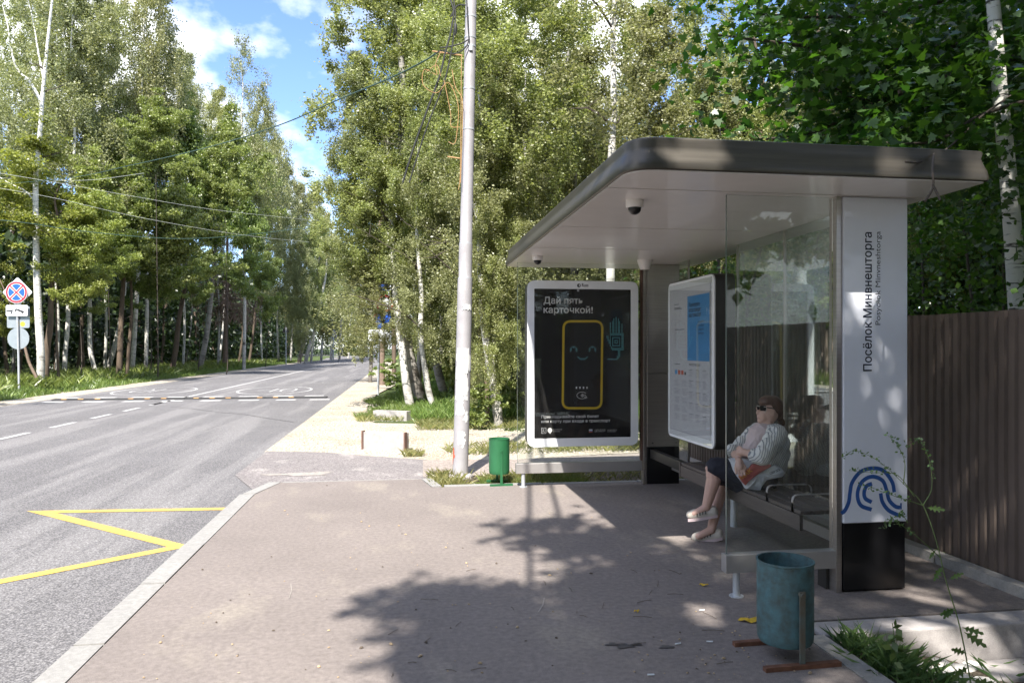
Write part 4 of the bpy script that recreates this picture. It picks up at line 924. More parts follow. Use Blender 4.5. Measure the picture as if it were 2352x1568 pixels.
# ================================================================== PERSON (measured on the enlarged photo)
def Z(x, y, D): return WD(1541+x*.2974, 833+y*.2974, D)
def hull_mesh(caps, vox, smooth=6, extra=None):
    bm = bmesh.new()
    for (a, ra, b, rb_) in caps:
        a, b = Vector(a), Vector(b); d = b-a; L = d.length
        n_ = max(1, int(L/max(.004, min(ra, rb_)*.45)))
        for i in range(n_+1):
            t_ = i/n_; p = a.lerp(b, t_); r_ = ra+(rb_-ra)*t_
            bmesh.ops.create_icosphere(bm, subdivisions=2, radius=r_, matrix=Matrix.Translation(p))
    for (c_, sc, rot) in (extra or []):
        bmesh.ops.create_icosphere(bm, subdivisions=3, radius=1, matrix=Matrix.Translation(Vector(c_)) @ rot.to_4x4() @ Matrix.Diagonal((*sc, 1)))
    me = bpy.data.meshes.new('h'); bm.to_mesh(me); bm.free()
    o = bpy.data.objects.new('h', me); C.objects.link(o)
    m = o.modifiers.new('r', 'REMESH'); m.mode = 'VOXEL'; m.voxel_size = vox; m.use_smooth_shade = True
    m2 = o.modifiers.new('s', 'SMOOTH'); m2.iterations = smooth; m2.factor = .5
    bpy.context.view_layer.update(); out = bpy.data.meshes.new_from_object(o.evaluated_get(bpy.context.evaluated_depsgraph_get())); bpy.data.objects.remove(o)
    return out
from mathutils import noise as mnoise
def wrinkle(me, amp, sc):
    n_ = [v.normal.copy() for v in me.vertices]
    for v, q in zip(me.vertices, n_):
        p = v.co*sc; f = mnoise.noise(Vector((p.x*1.6, p.y*1.6, p.z*.8)))+.5*mnoise.noise(p*2.3); v.co += q*amp*(1-abs(f)*2.2)
    me.update(); return me
def ppart(name, me, m, par):
    me.name = name; o = lk(name, me, m, None, True); o.parent = par; off = Vector((0, 0, 0)); p = par
    while p: off += p.location; p = p.parent
    o.location = -off; return o
I3 = Matrix.Identity(3)
A = Z(740, 900, 5.95)
pr = empty('person', 'woman in sunglasses and striped shirt sitting on the bench with crossed legs', 'person', (A.x, A.y, 0))
hipN, hipF = Z(690, 900, 5.85), Z(660, 895, 6.08)
kneN, ankN = Z(325, 812, 5.93), Z(272, 1118, 5.95)
kneF, ankF = Z(395, 905, 6.12), Z(312, 1290, 5.97)
shN, shF = Z(820, 555, 5.72), Z(665, 530, 6.10)
elN, wrN, haN = Z(705, 722, 5.62), Z(560, 690, 5.72), Z(480, 692, 5.86)
elF, wrF = Z(490, 690, 6.02), Z(527, 762, 5.70)
neck, headc = Z(745, 470, 5.90), Z(760, 365, 5.90)
k = 5.9/F*.2974                         # metres per enlarged px
fw = Vector((-cs, sn, 0))               # picture left
body = [(hipN, .095, kneN, .062), (kneN, .060, Z(330, 900, 5.93), .060), (Z(330, 900, 5.93), .060, ankN, .036), (hipF, .09, kneF, .060), (kneF, .056, Z(370, 1030, 6.08), .055), (Z(370, 1030, 6.08), .055, ankF, .035),
        (ankN, .036, Z(180, 1165, 5.95), .028), (ankF, .035, Z(215, 1338, 5.96), .028),
        (Z(680, 860, 5.95), .13, Z(700, 720, 5.93), .125), (Z(700, 720, 5.93), .125, Z(725, 600, 5.92), .115), (shN, .06, shF, .06), (Z(735, 540, 5.92), .085, neck, .05), (neck, .05, Z(752, 430, 5.9), .05),
        (shN, .052, elN, .045), (elN, .042, wrN, .028), (shF, .05, elF, .042), (elF, .04, wrF, .028)]
rz_ = Matrix.Rotation(YAW*-1, 3, 'Z')
hx = [(headc, (.078, .072, .105), rz_), (Z(712, 405, 5.9), (.048, .052, .062), rz_), (Z(672, 385, 5.89), (.016, .014, .018), rz_), (Z(682, 352, 5.89), (.024, .032, .02), rz_), (Z(678, 418, 5.89), (.014, .022, .011), rz_), (Z(695, 447, 5.9), (.028, .032, .022), rz_), (Z(790, 385, 5.835), (.016, .010, .03), rz_)]
# hands: palm and five separate fingers each
def hand_caps(w, dirv, spread, L=.085, r0=.0075):
    dirv = dirv.normalized(); sp_ = spread.normalized(); caps = []
    pc = w+dirv*.05; caps.append((w, .026, pc, .030))
    for i, f in enumerate((.9, 1.0, .95, .78)):
        b0 = pc+sp_*(.033-.022*i)+dirv*.01; m1 = b0+dirv*L*.5*f+dirv.cross(sp_)*.004; e = m1+dirv*L*.42*f+dirv.cross(sp_)*.012
        caps += [(w+sp_*(.018-.011*i), .014, b0, .010), (b0, .0095, m1, .0085), (m1, .0085, e, .007)]
    b0 = w+sp_*.022+dirv*.02; m1 = b0+sp_*.020+dirv*.025; e = m1+dirv*.028+sp_*.004
    caps += [(b0, .013, m1, .010), (m1, .010, e, .008)]
    return caps
hN = hand_caps(Z(528, 762, 5.69), Z(535, 880, 5.60)-Z(528, 762, 5.69), -fw*-1 if False else Vector((cs, -sn, 0)), .085)
hF = hand_caps(wrN, haN-wrN, Vector((0, 0, 1)), .075)
skin = ppart('body', hull_mesh(body+hN+hF, .005, 3, hx), 'skin', pr)
# clothing
k2 = [(Z(675, 880, 5.95), .155, Z(690, 800, 5.94), .145), (hipN, .125, Z(350, 806, 5.93), .083), (hipF, .12, Z(385, 870, 6.10), .083), (Z(560, 900, 5.95), .12, Z(400, 850, 6.0), .088)]
ppart('skirt', wrinkle(hull_mesh(k2, .008, 5), .006, 9), 'skirt', pr)
ppart('pink_shirt', wrinkle(hull_mesh([(Z(690, 790, 5.94), .152, Z(690, 700, 5.92), .146), (Z(690, 700, 5.92), .146, Z(712, 570, 5.91), .122), (Z(728, 560, 5.91), .09, Z(738, 525, 5.9), .06)], .008, 5), .005, 12), 'shirtin', pr)
slv = [(shN, .078, Z(760, 640, 5.66), .072), (Z(760, 640, 5.66), .072, elN, .068), (elN, .066, Z(655, 718, 5.66), .056), (shF, .068, Z(560, 610, 6.06), .06), (Z(560, 610, 6.06), .06, elF, .054), (elF, .054, Z(478, 665, 5.98), .046),
       (shN, .078, Z(775, 525, 5.88), .056), (shF, .072, Z(705, 515, 5.97), .05), (Z(815, 620, 5.86), .105, Z(790, 780, 5.92), .11), (Z(800, 560, 5.84), .095, Z(820, 700, 5.9), .10), (Z(640, 560, 6.06), .08, Z(630, 680, 6.05), .08), (Z(760, 760, 5.82), .07, Z(790, 600, 5.79), .075)]
ppart('striped_shirt', wrinkle(hull_mesh(slv, .008, 3), .007, 11), 'stripes', pr)
hr = [((Z(788, 335, 5.905)), (.080, .080, .088), rz_), (Z(752, 300, 5.90), (.078, .070, .052), rz_), (Z(815, 375, 5.92), (.052, .07, .068), rz_), (Z(838, 425, 5.93), (.028, .03, .035), rz_), (Z(856, 462, 5.93), (.026, .028, .038), rz_)]
ppart('hair', hull_mesh([], .006, 4, hr), 'hair', pr)
mb = MB()
def lens(cx, cy, D, w, h):
    c_ = Z(cx, cy, D); ax = Vector((cs, -sn, 0))*.5+Vector((sn, cs, 0))*.1; P = round_poly([(-w, -h*.8), (w*.8, -h), (w, h), (-w*1.1, h*1.15)], .008, 4)
    mb.add([c_+ax.normalized()*x+Vector((0, 0, y_)) for x, y_ in P]+[c_+ax.normalized()*x+Vector((0, 0, y_))+Vector((sn, cs, 0))*.006 for x, y_ in P], [tuple(range(len(P))), tuple(range(len(P), 2*len(P)))[::-1]]+[((i+1) % len(P), i, len(P)+i, len(P)+(i+1) % len(P)) for i in range(len(P))])
lens(714, 352, 5.818, .027, .021); lens(676, 347, 5.85, .012, .017)
mb.tube([Z(738, 343, 5.815), Z(770, 348, 5.80), Z(800, 356, 5.815)], .004, 6); sgl = part('sunglasses', mb, 'black', pr)
mb = MB(); mb.tube([Z(662, 330, 5.84), Z(690, 338, 5.83), Z(740, 342, 5.812), Z(735, 372, 5.815), Z(722, 384, 5.815)], .0028, 6); part('frame_highlight', mb, 'shoe', sgl)
def shoe(an, toe, sole_z=None):
    d = (toe-an); d.z *= 1; L = d.length; u = d.normalized(); heel = an-u*.045
    me = hull_mesh([(heel+Vector((0, 0, -.02)), .036, heel+Vector((0, 0, .012)), .034), (heel+Vector((0, 0, -.018)), .038, an+u*.05+Vector((0, 0, -.006)), .044), (an+u*.05+Vector((0, 0, -.006)), .045, an+u*L*.78, .045), (an+u*L*.78, .045, toe+u*.008, .037)], .006, 4)
    return me
for an, toe in ((Z(285, 1152, 5.95), Z(160, 1172, 5.97)), (Z(322, 1326, 5.98), Z(200, 1345, 6.0))):
    ppart('shoe', shoe(an, toe), 'shoe', pr)
    mb = MB(); u = (toe-an).normalized(); q = Vector((-u.y, u.x, 0)).normalized(); 
    P = [an-u*.075-q*.03, an-u*.02-q*.042, toe-u*.02-q*.042, toe+u*.03-q*.02, toe+u*.03+q*.02, toe-u*.02+q*.042, an-u*.02+q*.042, an-u*.075+q*.03]
    dz = Vector((0, 0, -.048)); mb.add([p+dz for p in P]+[p+dz+Vector((0, 0, .022)) for p in P], [tuple(range(8))[::-1], tuple(range(8, 16))]+[(i, (i+1) % 8, 8+(i+1) % 8, 8+i) for i in range(8)]); part('shoe_sole', mb, 'shirtin', pr)
    mb = MB(); f_ = Vector((sn, cs, 0))
    for i in range(4):
        c_ = an+u*(.03+.022*i)-f_*.043+Vector((0, 0, .012-.003*i)); mb.tube([c_+Vector((0, 0, .012)), c_-Vector((0, 0, .012))], .004, 6)
    part('shoe_openings', mb, 'frame_dark', pr)
# carrier bag on her lap
A = Z(680, 880, 5.8); bg_ = empty('carrier_bag', 'crumpled white and red plastic bag on the woman\'s lap', 'bag', A)
def sheetbag(P, m, name, D0_, sd, bulge=.02, lab=None):
    r_ = random.Random(sd); P = [Z(x, y, D0_) for x, y in P]; c_ = sum(P, Vector())/len(P); f_ = Vector((sn, cs, 0)); n = len(P); rings = []
    for s_, b_ in ((1, 0), (.85, .6), (.6, .85), (.3, 1)): rings.append([c_+(p-c_)*s_-f_*bulge*b_*r_.uniform(.5, 1.3)+Vector((0, 0, r_.uniform(-.006, .006)*(s_ < 1))) for p in P])
    vs = [p for r2 in rings for p in r2]+[c_-f_*bulge]+[p+f_*.05 for p in rings[0]]
    fs = [(i*n+j, i*n+(j+1) % n, (i+1)*n+(j+1) % n, (i+1)*n+j) for i in range(3) for j in range(n)]+[(3*n+j, 3*n+(j+1) % n, 4*n) for j in range(n)]+[(j, 4*n+1+j, 4*n+1+(j+1) % n, (j+1) % n) for j in range(n)]+[tuple(4*n+1+j for j in range(n))]
    mb = MB(); mb.add(vs, fs); return part(name, mb, m, bg_, True)
wb = sheetbag([(455, 745), (520, 738), (600, 745), (640, 770), (700, 790), (760, 800), (810, 785), (850, 812), (886, 850), (860, 880), (800, 890), (740, 905), (700, 960), (690, 985), (630, 978), (580, 972), (560, 930), (520, 880), (490, 830), (475, 780)], 'bag_white', 'bag_body', 5.74, 3, .05)
rd = sheetbag([(600, 815), (640, 782), (700, 790), (770, 785), (775, 800), (720, 832), (655, 872), (600, 915), (578, 945), (560, 925), (535, 885)], 'bag_red', 'red_print', 5.675, 5, .012)
bt = Z(560, 905, 5.648)
text(rd, 'bag_lettering', 'МАК', .05, Z(545, 905, 5.645), (R(90), R(-38), -YAW), 'bag_gold', bold=.001, width=.11)
text(wb, 'bag_lettering', 'СЕВЕР СЕТЬ', .022, Z(766, 862, 5.64), (R(90), R(-22), -YAW), 'sign_black', bold=.0008, width=.085)

# ================================================================== FOLIAGE
def unit(v): return v/np.maximum(1e-9, np.linalg.norm(v, axis=1))[:, None]
def leaves(name, P, size, mat, droop=.3, lobed=False, up=0.0, tipdir=None):
    n = len(P); a = rng.normal(size=(n, 3)); a[:, 2] -= droop*2
    if tipdir is not None: a = a*.5+tipdir
    a = unit(a); q = rng.normal(size=(n, 3)); q[:, 2] += up
    if lobed or up: # q is the wanted normal
        nrm = unit(q); b = unit(np.cross(nrm, a)); a = unit(np.cross(b, nrm))
    else: b = unit(np.cross(a, q))
    s = (size*rng.uniform(.7, 1.3, n))[:, None]
    if not lobed:
        w = s*.36; V = np.stack([P, P+a*s*.45+b*w, P+a*s, P+a*s*.45-b*w], 1); k = 4
    else:
        nr = np.cross(a, b)
        pts = [(0, 0), (.18, .10), (.48, .02), (.36, .26), (.56, .52), (.26, .50), (.22, .72), (0, 1.0), (-.22, .72), (-.26, .50), (-.56, .52), (-.36, .26), (-.48, .02), (-.18, .10)]
        V = np.stack([P+b*s*x+a*s*y+nr*s*(.12*abs(x)) for x, y in pts], 1); k = len(pts)
    me = mesh_np(name, V.reshape(-1, 3), k, np.arange(n*k)); me.materials.append(M[mat]); return me

def birch_crown(H_, R_, seed, nl, size, mat, droopl=(.6, 2.4)):
    g = np.random.default_rng(seed); P = []
    limbs = int(30*H_/12); per = nl//(limbs*9)
    for i in range(limbs):
        h = H_*(i+.5)/limbs; f = h/H_; rmax = R_*(max(0, math.sin(math.pi*min(1, .18+.78*f)))**.8)*g.uniform(.45, 1.25); az = i*2.399+g.uniform(-.4, .4)
        for k in range(9):
            t = g.uniform(.15, 1)**.8; r = rmax*t; aa = az+g.normal()*.35
            x, y, z = r*math.cos(aa), r*math.sin(aa), h+1.0*t*(1-f*.5)+g.normal()*.25
            L = g.uniform(*droopl)*(1-.5*f)*(.5+.5*t); m = max(3, int(per*g.uniform(.5, 1.5)))
            s = g.uniform(0, 1, m)**.8; sp = .07+.15*(1-s)
            dx, dy = g.normal()*.15, g.normal()*.15
            P.append(np.stack([x+dx*s+g.normal(size=m)*sp, y+dy*s+g.normal(size=m)*sp, z-L*s+g.normal(size=m)*.06], 1))
    P = np.concatenate(P)
    return leaves('birch_leaves', P, size, mat, droop=.5)
def broad_crown(H_, R_, seed, nl, size, mat, lobed=False, up=.35, clumps=190):
    g = np.random.default_rng(seed); P = []; nl_ = 17
    limbs_ = []
    for i in range(nl_):
        az = i*2.4+g.normal()*.35; f = g.uniform(.05, .85); el = g.uniform(.05, .55)+f*.55; L = R_*g.uniform(.55, 1.3)*(1.12-.45*f)
        limbs_.append((H_*f*.8, az, el, L))
    limbs_.append((H_*.62, 0, 1.45, H_*.38)); limbs_.append((H_*.5, 2, 1.25, H_*.40))
    for i in range(clumps):
        z0, az, el, L = limbs_[i % len(limbs_)]; t = g.uniform(.25, 1.0); a2 = az+g.normal()*.22
        c = np.array([math.cos(a2)*math.cos(el)*L*t, math.sin(a2)*math.cos(el)*L*t, z0+math.sin(el)*L*t+g.normal()*.25*H_/10])
        c[2] = min(H_*1.02, max(0, c[2]))
        cr_ = g.uniform(.28, .72)*R_/4*(1.15-.35*t); m = int(nl/clumps*g.uniform(.5, 1.5))
        q = unit(g.normal(size=(m, 3)))*(g.uniform(0, 1, m)**.6)[:, None]
        q[:, 2] = q[:, 2]*.7; P.append(c+q*cr_*np.array([1.4, 1.4, 1]))
    return leaves('leaves', np.concatenate(P), size, mat, droop=.15, lobed=lobed, up=up)
TPL = {
 'birch': birch_crown(12, 3.3, 1, 66000, .092, 'lbirch'), 'birch2': birch_crown(12, 3.0, 2, 56000, .092, 'lbirch2'),
 'weep': birch_crown(12, 2.4, 5, 17000, .12, 'lbirch2', (1.2, 3.6)), 'sparse': birch_crown(12, 2.6, 6, 9000, .11, 'lbirch2', (.8, 2.2)),
 'broad': broad_crown(10, 4, 3, 30000, .17, 'lbroad'), 'broad2': broad_crown(10, 4, 4, 26000, .19, 'lbroad', clumps=150), 'yellow': broad_crown(10, 4, 8, 22000, .17, 'lyellow', clumps=150),
 'far': broad_crown(10, 4, 9, 12000, .30, 'lbroad', clumps=120), 'farb': birch_crown(12, 3.0, 10, 9000, .22, 'lbirch2'),
 'bush': broad_crown(10, 4, 12, 9000, .40, 'lbroad', clumps=60),
}
TH = {'birch': (12, 3.3), 'birch2': (12, 3.0), 'weep': (12, 2.4), 'sparse': (12, 2.6), 'broad': (10, 4), 'broad2': (10, 4), 'yellow': (10, 4), 'far': (10, 4), 'farb': (12, 3), 'bush': (10, 4)}
def limbs_mb(mb, top_pts, r, n, spread, up, sd, zmin):
    g = random.Random(sd)
    for i in range(n):
        t = g.uniform(.35, .98); k = t*(len(top_pts)-1); a = top_pts[int(k)].lerp(top_pts[min(len(top_pts)-1, int(k)+1)], k-int(k))
        if a.z < zmin: continue
        az = g.uniform(0, 6.28); L = spread*g.uniform(.5, 1)*(1.15-t*.6); d = Vector((math.cos(az), math.sin(az), 0))
        p1 = a+d*L*.45+Vector((0, 0, up*L*.5)); p2 = a+d*L+Vector((0, 0, up*L*.8+g.uniform(-.3, .3)))
        r0 = r*(1-t*.75)*.42; mb.tube([a, a.lerp(p1, .5)+Vector((0, 0, .05*L)), p1, p2], [r0, r0*.8, r0*.6, r0*.18], 5)
        for q in range(2):
            s_ = p1.lerp(p2, g.uniform(0, .6)); e = s_+Vector((g.uniform(-1, 1), g.uniform(-1, 1), g.uniform(-.1, .7)))*L*.35; mb.tube([s_, e], [r0*.4, r0*.1], 4)
def tree(label, D, path, r, bark, crowns, name='birch_tree', cat='tree', group=None, limbs=8, ztop=None, spread=2.2, base_z=None, extra=None, up=.6):
    """path: px of the visible trunk from foot upward at camera depth D; crowns: (template, u centre, v top, v bottom, half width px)"""
    f = WD(*path[0], D); bz = base_z if base_z is not None else -.15
    t = empty(name, label, cat, (f.x, f.y, min(bz, f.z)), group)
    pts = [Vector((f.x, f.y, min(bz, f.z)-.1))]+[WD(u, v, D) for u, v in path]
    if ztop and ztop > pts[-1].z:
        d = (pts[-1]-pts[-2]); d = d/max(.1, d.z); a = pts[-1].copy(); n_ = 4
        for k in range(1, n_+1):
            dz = (ztop-a.z)*k/n_; pts.append(Vector((a.x+d.x*dz*.5+random.uniform(-.15, .15), a.y+random.uniform(-.15, .15), a.z+dz)))
    pts = catmull(pts, 5); z0, z1 = pts[0].z, pts[-1].z
    r = r*(.86 if path[0][0] < 800 and D > 33 else 1)
    rs_ = [max(.012, r*(1.0-.80*max(0,(p.z-z0)/max(.1, z1-z0))**1.15)) for p in pts]; rs_[0] *= 1.35; rs_[1] *= 1.22; rs_[2] *= 1.1
    mb = MB(); mb.tube(pts, rs_, 10); lb_ = MB()
    if limbs: limbs_mb(lb_, pts, r, limbs, spread, up, int(D*10+path[0][0]), z0+2.2)
    if extra: 
        for P, r0 in extra: Q = catmull([WD(u, v, D) for u, v in P], 4); mb.tube(Q, [max(.01, r0*(1-.8*i/len(Q))) for i in range(len(Q))], 7)
    tr = part('trunk', mb, bark, t, True)
    if lb_.v: part('limbs', lb_, 'twig', t, True)
    for (tp, uc, vt, vb, hw_) in crowns:
        c_ = WD(uc, vb, D); zt = WD(uc, vt, D).z; h, rr_ = TH[tp]
        o = bpy.data.objects.new('crown', TPL[tp]); C.objects.link(o); o.parent = t
        o.location = Vector((c_.x, c_.y, c_.z))-t.location; sx = hw_*D/F/rr_; o.scale = (sx, sx, (zt-c_.z)/h); o.rotation_euler = (0, 0, random.uniform(0, 6.28))
    return t
GL = 'trees along the far side of the road'; GR = 'trees on the near side of the road'
def dv(v, z=-.1): return F*(H-z)/(v-800)
# ---- far side, left of the picture, near to far
tree('tall forked white birch with bare upper limbs behind the no stopping sign', 32.6, [(92, 884), (94, 820), (88, 720), (84, 600), (82, 420), (90, 330), (98, 215), (108, 110), (120, 0), (128, -70)], .17, 'barkw',
     [('sparse', 60, -150, 330, 130)], limbs=5, extra=[([(95, 235), (70, 190), (35, 150), (18, 60), (5, 10)], .07), ([(100, 180), (88, 120), (78, 60), (60, -20)], .05), ([(84, 470), (60, 440), (20, 420), (-20, 395)], .04)])
tree('brown trunk leaning against the foot of the forked birch under yellowish leaves', 33.4, [(103, 888), (108, 800), (116, 740), (118, 640), (130, 520)], .19, 'bark', [('yellow', 90, 270, 600, 175), ('yellow', 215, 340, 640, 110)], name='maple_tree', limbs=6, ztop=9)
tree('thin mossy sapling trunk right of the brown trunk', 33.6, [(136, 886), (131, 800), (129, 690)], .07, 'bark', [('yellow', 170, 450, 720, 95)], name='maple_tree', limbs=3, ztop=7)
tree('thin bent dry stem rising behind the no stopping sign', 32.2, [(88, 876), (66, 830), (50, 770), (20, 690), (-10, 620)], .07, 'barkpine', [], name='dead_stem', limbs=0, cat='tree')
tree('birch with grey mottled trunk third from the left', 41, [(148, 868), (150, 810), (156, 740), (158, 640), (160, 560)], .15, 'barkb', [('birch2', 165, -60, 560, 175)], limbs=7, ztop=20)
tree('slim white birch with a gently curved trunk and dark base', 45, [(222, 862), (207, 800), (206, 700), (204, 620), (210, 540)], .16, 'barkw', [('broad', 250, 220, 640, 135), ('birch2', 215, -40, 420, 120)], limbs=6, ztop=20)
tree('birch leaning to the right behind two brown trunks', 52, [(246, 854), (262, 800), (276, 740), (284, 680)], .2, 'barkb', [('broad2', 330, 130, 560, 130)], limbs=5, ztop=14)
tree('straight brown trunk with patches of orange bark', 42.4, [(273, 866), (276, 800), (280, 700), (287, 600), (290, 540)], .2, 'bark', [('broad', 320, 330, 700, 150)], name='oak_tree', limbs=10, ztop=12)
tree('thinner brown trunk rising from the same foot as the straight brown one', 42.8, [(291, 866), (296, 800), (302, 720), (300, 620)], .13, 'bark', [('broad2', 400, 390, 690, 115)], name='oak_tree', limbs=6, ztop=10)
tree('pale birch trunk half hidden behind the two brown trunks', 47, [(303, 862), (308, 790), (313, 700)], .17, 'barkb', [('weep', 342, -90, 330, 82)], limbs=6, ztop=24)
tree('very tall weeping birch with thin hanging twigs against the sky', 49, [(335, 855), (338, 700), (340, 500), (342, 300)], .15, 'barkb', [('weep', 345, -110, 420, 100), ('weep', 385, 60, 300, 45)], limbs=6, ztop=24)
tree('dark slanting trunk in the shade of the oaks', 51, [(394, 854), (404, 800), (410, 740), (424, 660)], .22, 'bark', [('broad', 440, 210, 600, 125)], name='oak_tree', limbs=9, ztop=14)
tree('birch leaning to the right beside the dead spruce branches', 53, [(455, 854), (466, 815), (478, 745), (485, 680), (493, 590), (500, 500)], .23, 'barkd', [('broad2', 520, 240, 560, 110), ('broad', 560, 400, 720, 95)], limbs=7, ztop=15)
sp_ = tree('straight pale brown spruce trunk with dead brown drooping branches', 62, [(516, 842), (519, 740), (522, 600), (523, 480)], .24, 'barkpine', [], name='spruce_tree', limbs=0, ztop=15)
# dead branches of the spruce
mb = MB(); g = random.Random(3)
for i in range(70):
    z = g.uniform(4.2, 9.5); az = g.uniform(0, 6.28); L = g.uniform(.8, 3.0)*(1.1 if z < 7.5 else .7); c0 = WD(521, 700, 62); a = Vector((c0.x, c0.y, z)); d = Vector((math.cos(az), math.sin(az), 0))
    e = a+d*L-Vector((0, 0, L*.35)); mb.tube([a, a+d*L*.5+Vector((0, 0, .05)), e], [.04, .03, .015], 4, False)
    for k in range(16):
        s_ = a.lerp(e, g.uniform(.25, 1)); q = s_+Vector((g.uniform(-.4, .4), g.uniform(-.4, .4), -g.uniform(.25, .9))); mb.tube([s_, q], [.022, .01], 3, False)
part('dead_branches', mb, 'dead', sp_)
tree('tall thin birch with an airy crown standing free against the blue sky', 58, [(560, 842), (562, 700), (560, 500), (556, 300)], .16, 'barkb', [('sparse', 560, 85, 420, 75), ('weep', 600, 200, 520, 60)], limbs=8, ztop=24)
mid = [(503, 840, 70, .12, 'barkb', ('broad2', 470, 330, 640, 70)), (548, 838, 72, .14, 'bark', ('broad', 590, 280, 640, 80)), (572, 836, 76, .15, 'bark', ('weep', 620, 260, 560, 60)),
       (602, 834, 80, .12, 'barkb', ('birch2', 630, 330, 700, 75)), (640, 830, 86, .14, 'barkb', ('birch2', 655, 390, 720, 70)), (426, 838, 70, .09, 'barkd', ('weep', 450, 200, 480, 60)), (370, 846, 60, .09, 'bark', ('broad2', 380, 480, 720, 90)),
       (668, 828, 92, .15, 'barkb', ('birch2', 690, 430, 740, 62))]
for i, (u, v, D, r, bk, cr_) in enumerate(mid):
    u2 = u+random.uniform(-6, 14)
    tree(['slim pale trunk just left of the dead spruce', 'slim brown trunk first to the right of the dead spruce', 'brown trunk with a hanging birch crown second right of the dead spruce', 'mottled birch trunk midway between the dead spruce and the bend', 'mottled birch close to the back of the triangular sign', 'straight whitish trunk between the dark slanting trunk and the leaning birch', 'thin brown trunk left of the dark slanting trunk', 'last upright birch before the leaning birches'][i], D, [(u, v), (u2, 740), (u2+random.uniform(-5, 8), 640)], r, bk, [cr_], limbs=5, ztop=16, group='slim roadside trees before the bend', name='roadside_tree')
tree('dark barked birch leaning strongly to the right near the bend', 88, [(688, 826), (700, 780), (718, 700), (730, 620)], .28, 'barkd', [('birch2', 722, 450, 730, 70)], limbs=5, ztop=15)
tree('white birch with a split leaning trunk next to the dark leaning birch', 84, [(703, 826), (712, 790), (728, 740), (745, 650)], .26, 'barkb', [('birch', 735, 500, 740, 62)], limbs=5, ztop=14)
tree('bright white straight birch close to the triangular sign', 92, [(715, 824), (720, 780), (727, 720)], .18, 'barkw', [('far', 745, 520, 760, 50)], limbs=3, ztop=12)
for i, (u, D, tp, vt, hw_) in enumerate([(760, 104, 'farb', 540, 40), (780, 112, 'farb', 565, 40), (800, 122, 'far', 590, 36), (738, 98, 'farb', 480, 50), (835, 134, 'farb', 600, 38), (870, 150, 'far', 620, 40)]):
    tree(['distant tree left of the propped concrete pole', 'distant tree behind the propped concrete pole', 'distant tree above the round dark bush', 'distant tree beside the bright white straight birch', 'distant tree above the rectangular sign at the bend', 'farthest tree behind the white van'][i], D, [(u, 820), (u+3, 760), (u+2, 700)], .2, 'barkb', [(tp, u+5, vt, 775, hw_)], limbs=3, ztop=12, group='trees at the bend', name='distant_tree')
for u, D, tp, vt, vb, hw_, lb in ((30, 46, 'birch', -160, 420, 110, 'tall birch filling the upper left corner'), (240, 50, 'birch2', 10, 420, 95, 'tall grey green birch left of the weeping birch'), (420, 56, 'birch2', 120, 520, 85, 'birch whose top stands between the weeping birch and the open sky'), (500, 62, 'birch', 210, 560, 80, 'birch rising behind the leaning birch'), (130, 44, 'birch', -40, 360, 100, 'tall birch just right of the forked birch')):
    vg = 800+F*1.6/D; tree(lb, D, [(u, vg), (u+4, vg-120), (u-4, vg-260)], .12, 'barkb', [(tp, u, vt, vb, hw_)], limbs=6, ztop=14, group=GL)
for i, (u, D, tp, vt, vb, hw_, lb) in enumerate([(30, 36, 'yellow', 560, 800, 70, 'low leafy sapling at the left edge above the signs'), (185, 37, 'broad', 560, 740, 75, 'low bough of pale green leaves between the birch trunks'), (345, 44, 'broad2', 560, 735, 70, 'low leafy bough right of the two brown trunks'),
        (455, 50, 'broad', 560, 720, 60, 'low leafy bough left of the dead spruce branches'), (250, 40, 'yellow', 470, 650, 80, 'bright yellowish green bough above the slim curved birch'), (610, 66, 'broad', 560, 760, 60, 'leafy bough hanging low before the bend'), (690, 80, 'birch2', 560, 790, 50, 'feathery low birch near the bend'), (360, 39, 'broad', 200, 420, 95, 'sunlit green crown high above the two brown trunks'), (520, 47, 'broad2', 300, 520, 85, 'sunlit green crown above the leaning birch')]):
    vg = 800+F*1.6/D
    tree(lb, D, [(u, vg), (u+3, vg-50), (u-2, min(vg-90, vb-20))], .04, 'twig', [(tp, u, vt, vb, hw_)], limbs=0, ztop=2, name='young_tree')
# round dark bush at the bend
t = empty('bush', 'round dark green bush beside the road at the bend', 'bush', (WD(803, 820, 108).x, WD(803, 820, 108).y, -.1))
o = bpy.data.objects.new('foliage', TPL['bush']); C.objects.link(o); o.parent = t; o.scale = (.56, .56, .36); o.location = (0, 0, -.1)

# ---- near side, right of the picture
tree('white birch trunk lit by the sun nearest the gravel', 20.6, [(942, 931), (933, 880), (926, 820), (917, 760), (905, 640), (900, 520)], .125, 'barkw', [('birch', 850, 300, 640, 165), ('birch2', 830, 130, 480, 110), ('sparse', 840, 560, 810, 150), ('birch2', 868, 590, 790, 70), ('birch', 985, 420, 740, 100)], limbs=10, ztop=7.5, group=GR, spread=2.6, base_z=-.1)
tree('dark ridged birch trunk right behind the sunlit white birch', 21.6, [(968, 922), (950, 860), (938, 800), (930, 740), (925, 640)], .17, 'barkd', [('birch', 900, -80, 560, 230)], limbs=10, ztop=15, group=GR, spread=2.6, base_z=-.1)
tree('thin blotchy birch trunk bending right at its foot', 19, [(1000, 948), (985, 900), (974, 830), (966, 760), (968, 680)], .085, 'barkb', [('birch2', 1000, 360, 800, 130), ('birch', 1010, 60, 520, 150)], limbs=7, ztop=7, group=GR, base_z=-.1)
tree('dark birch trunk leaning left between the thin birch and the grey pole', 23.5, [(1022, 912), (1008, 860), (996, 800), (988, 740), (984, 640)], .14, 'barkd', [('birch', 1020, -120, 520, 215)], limbs=8, ztop=17, group=GR, base_z=0)
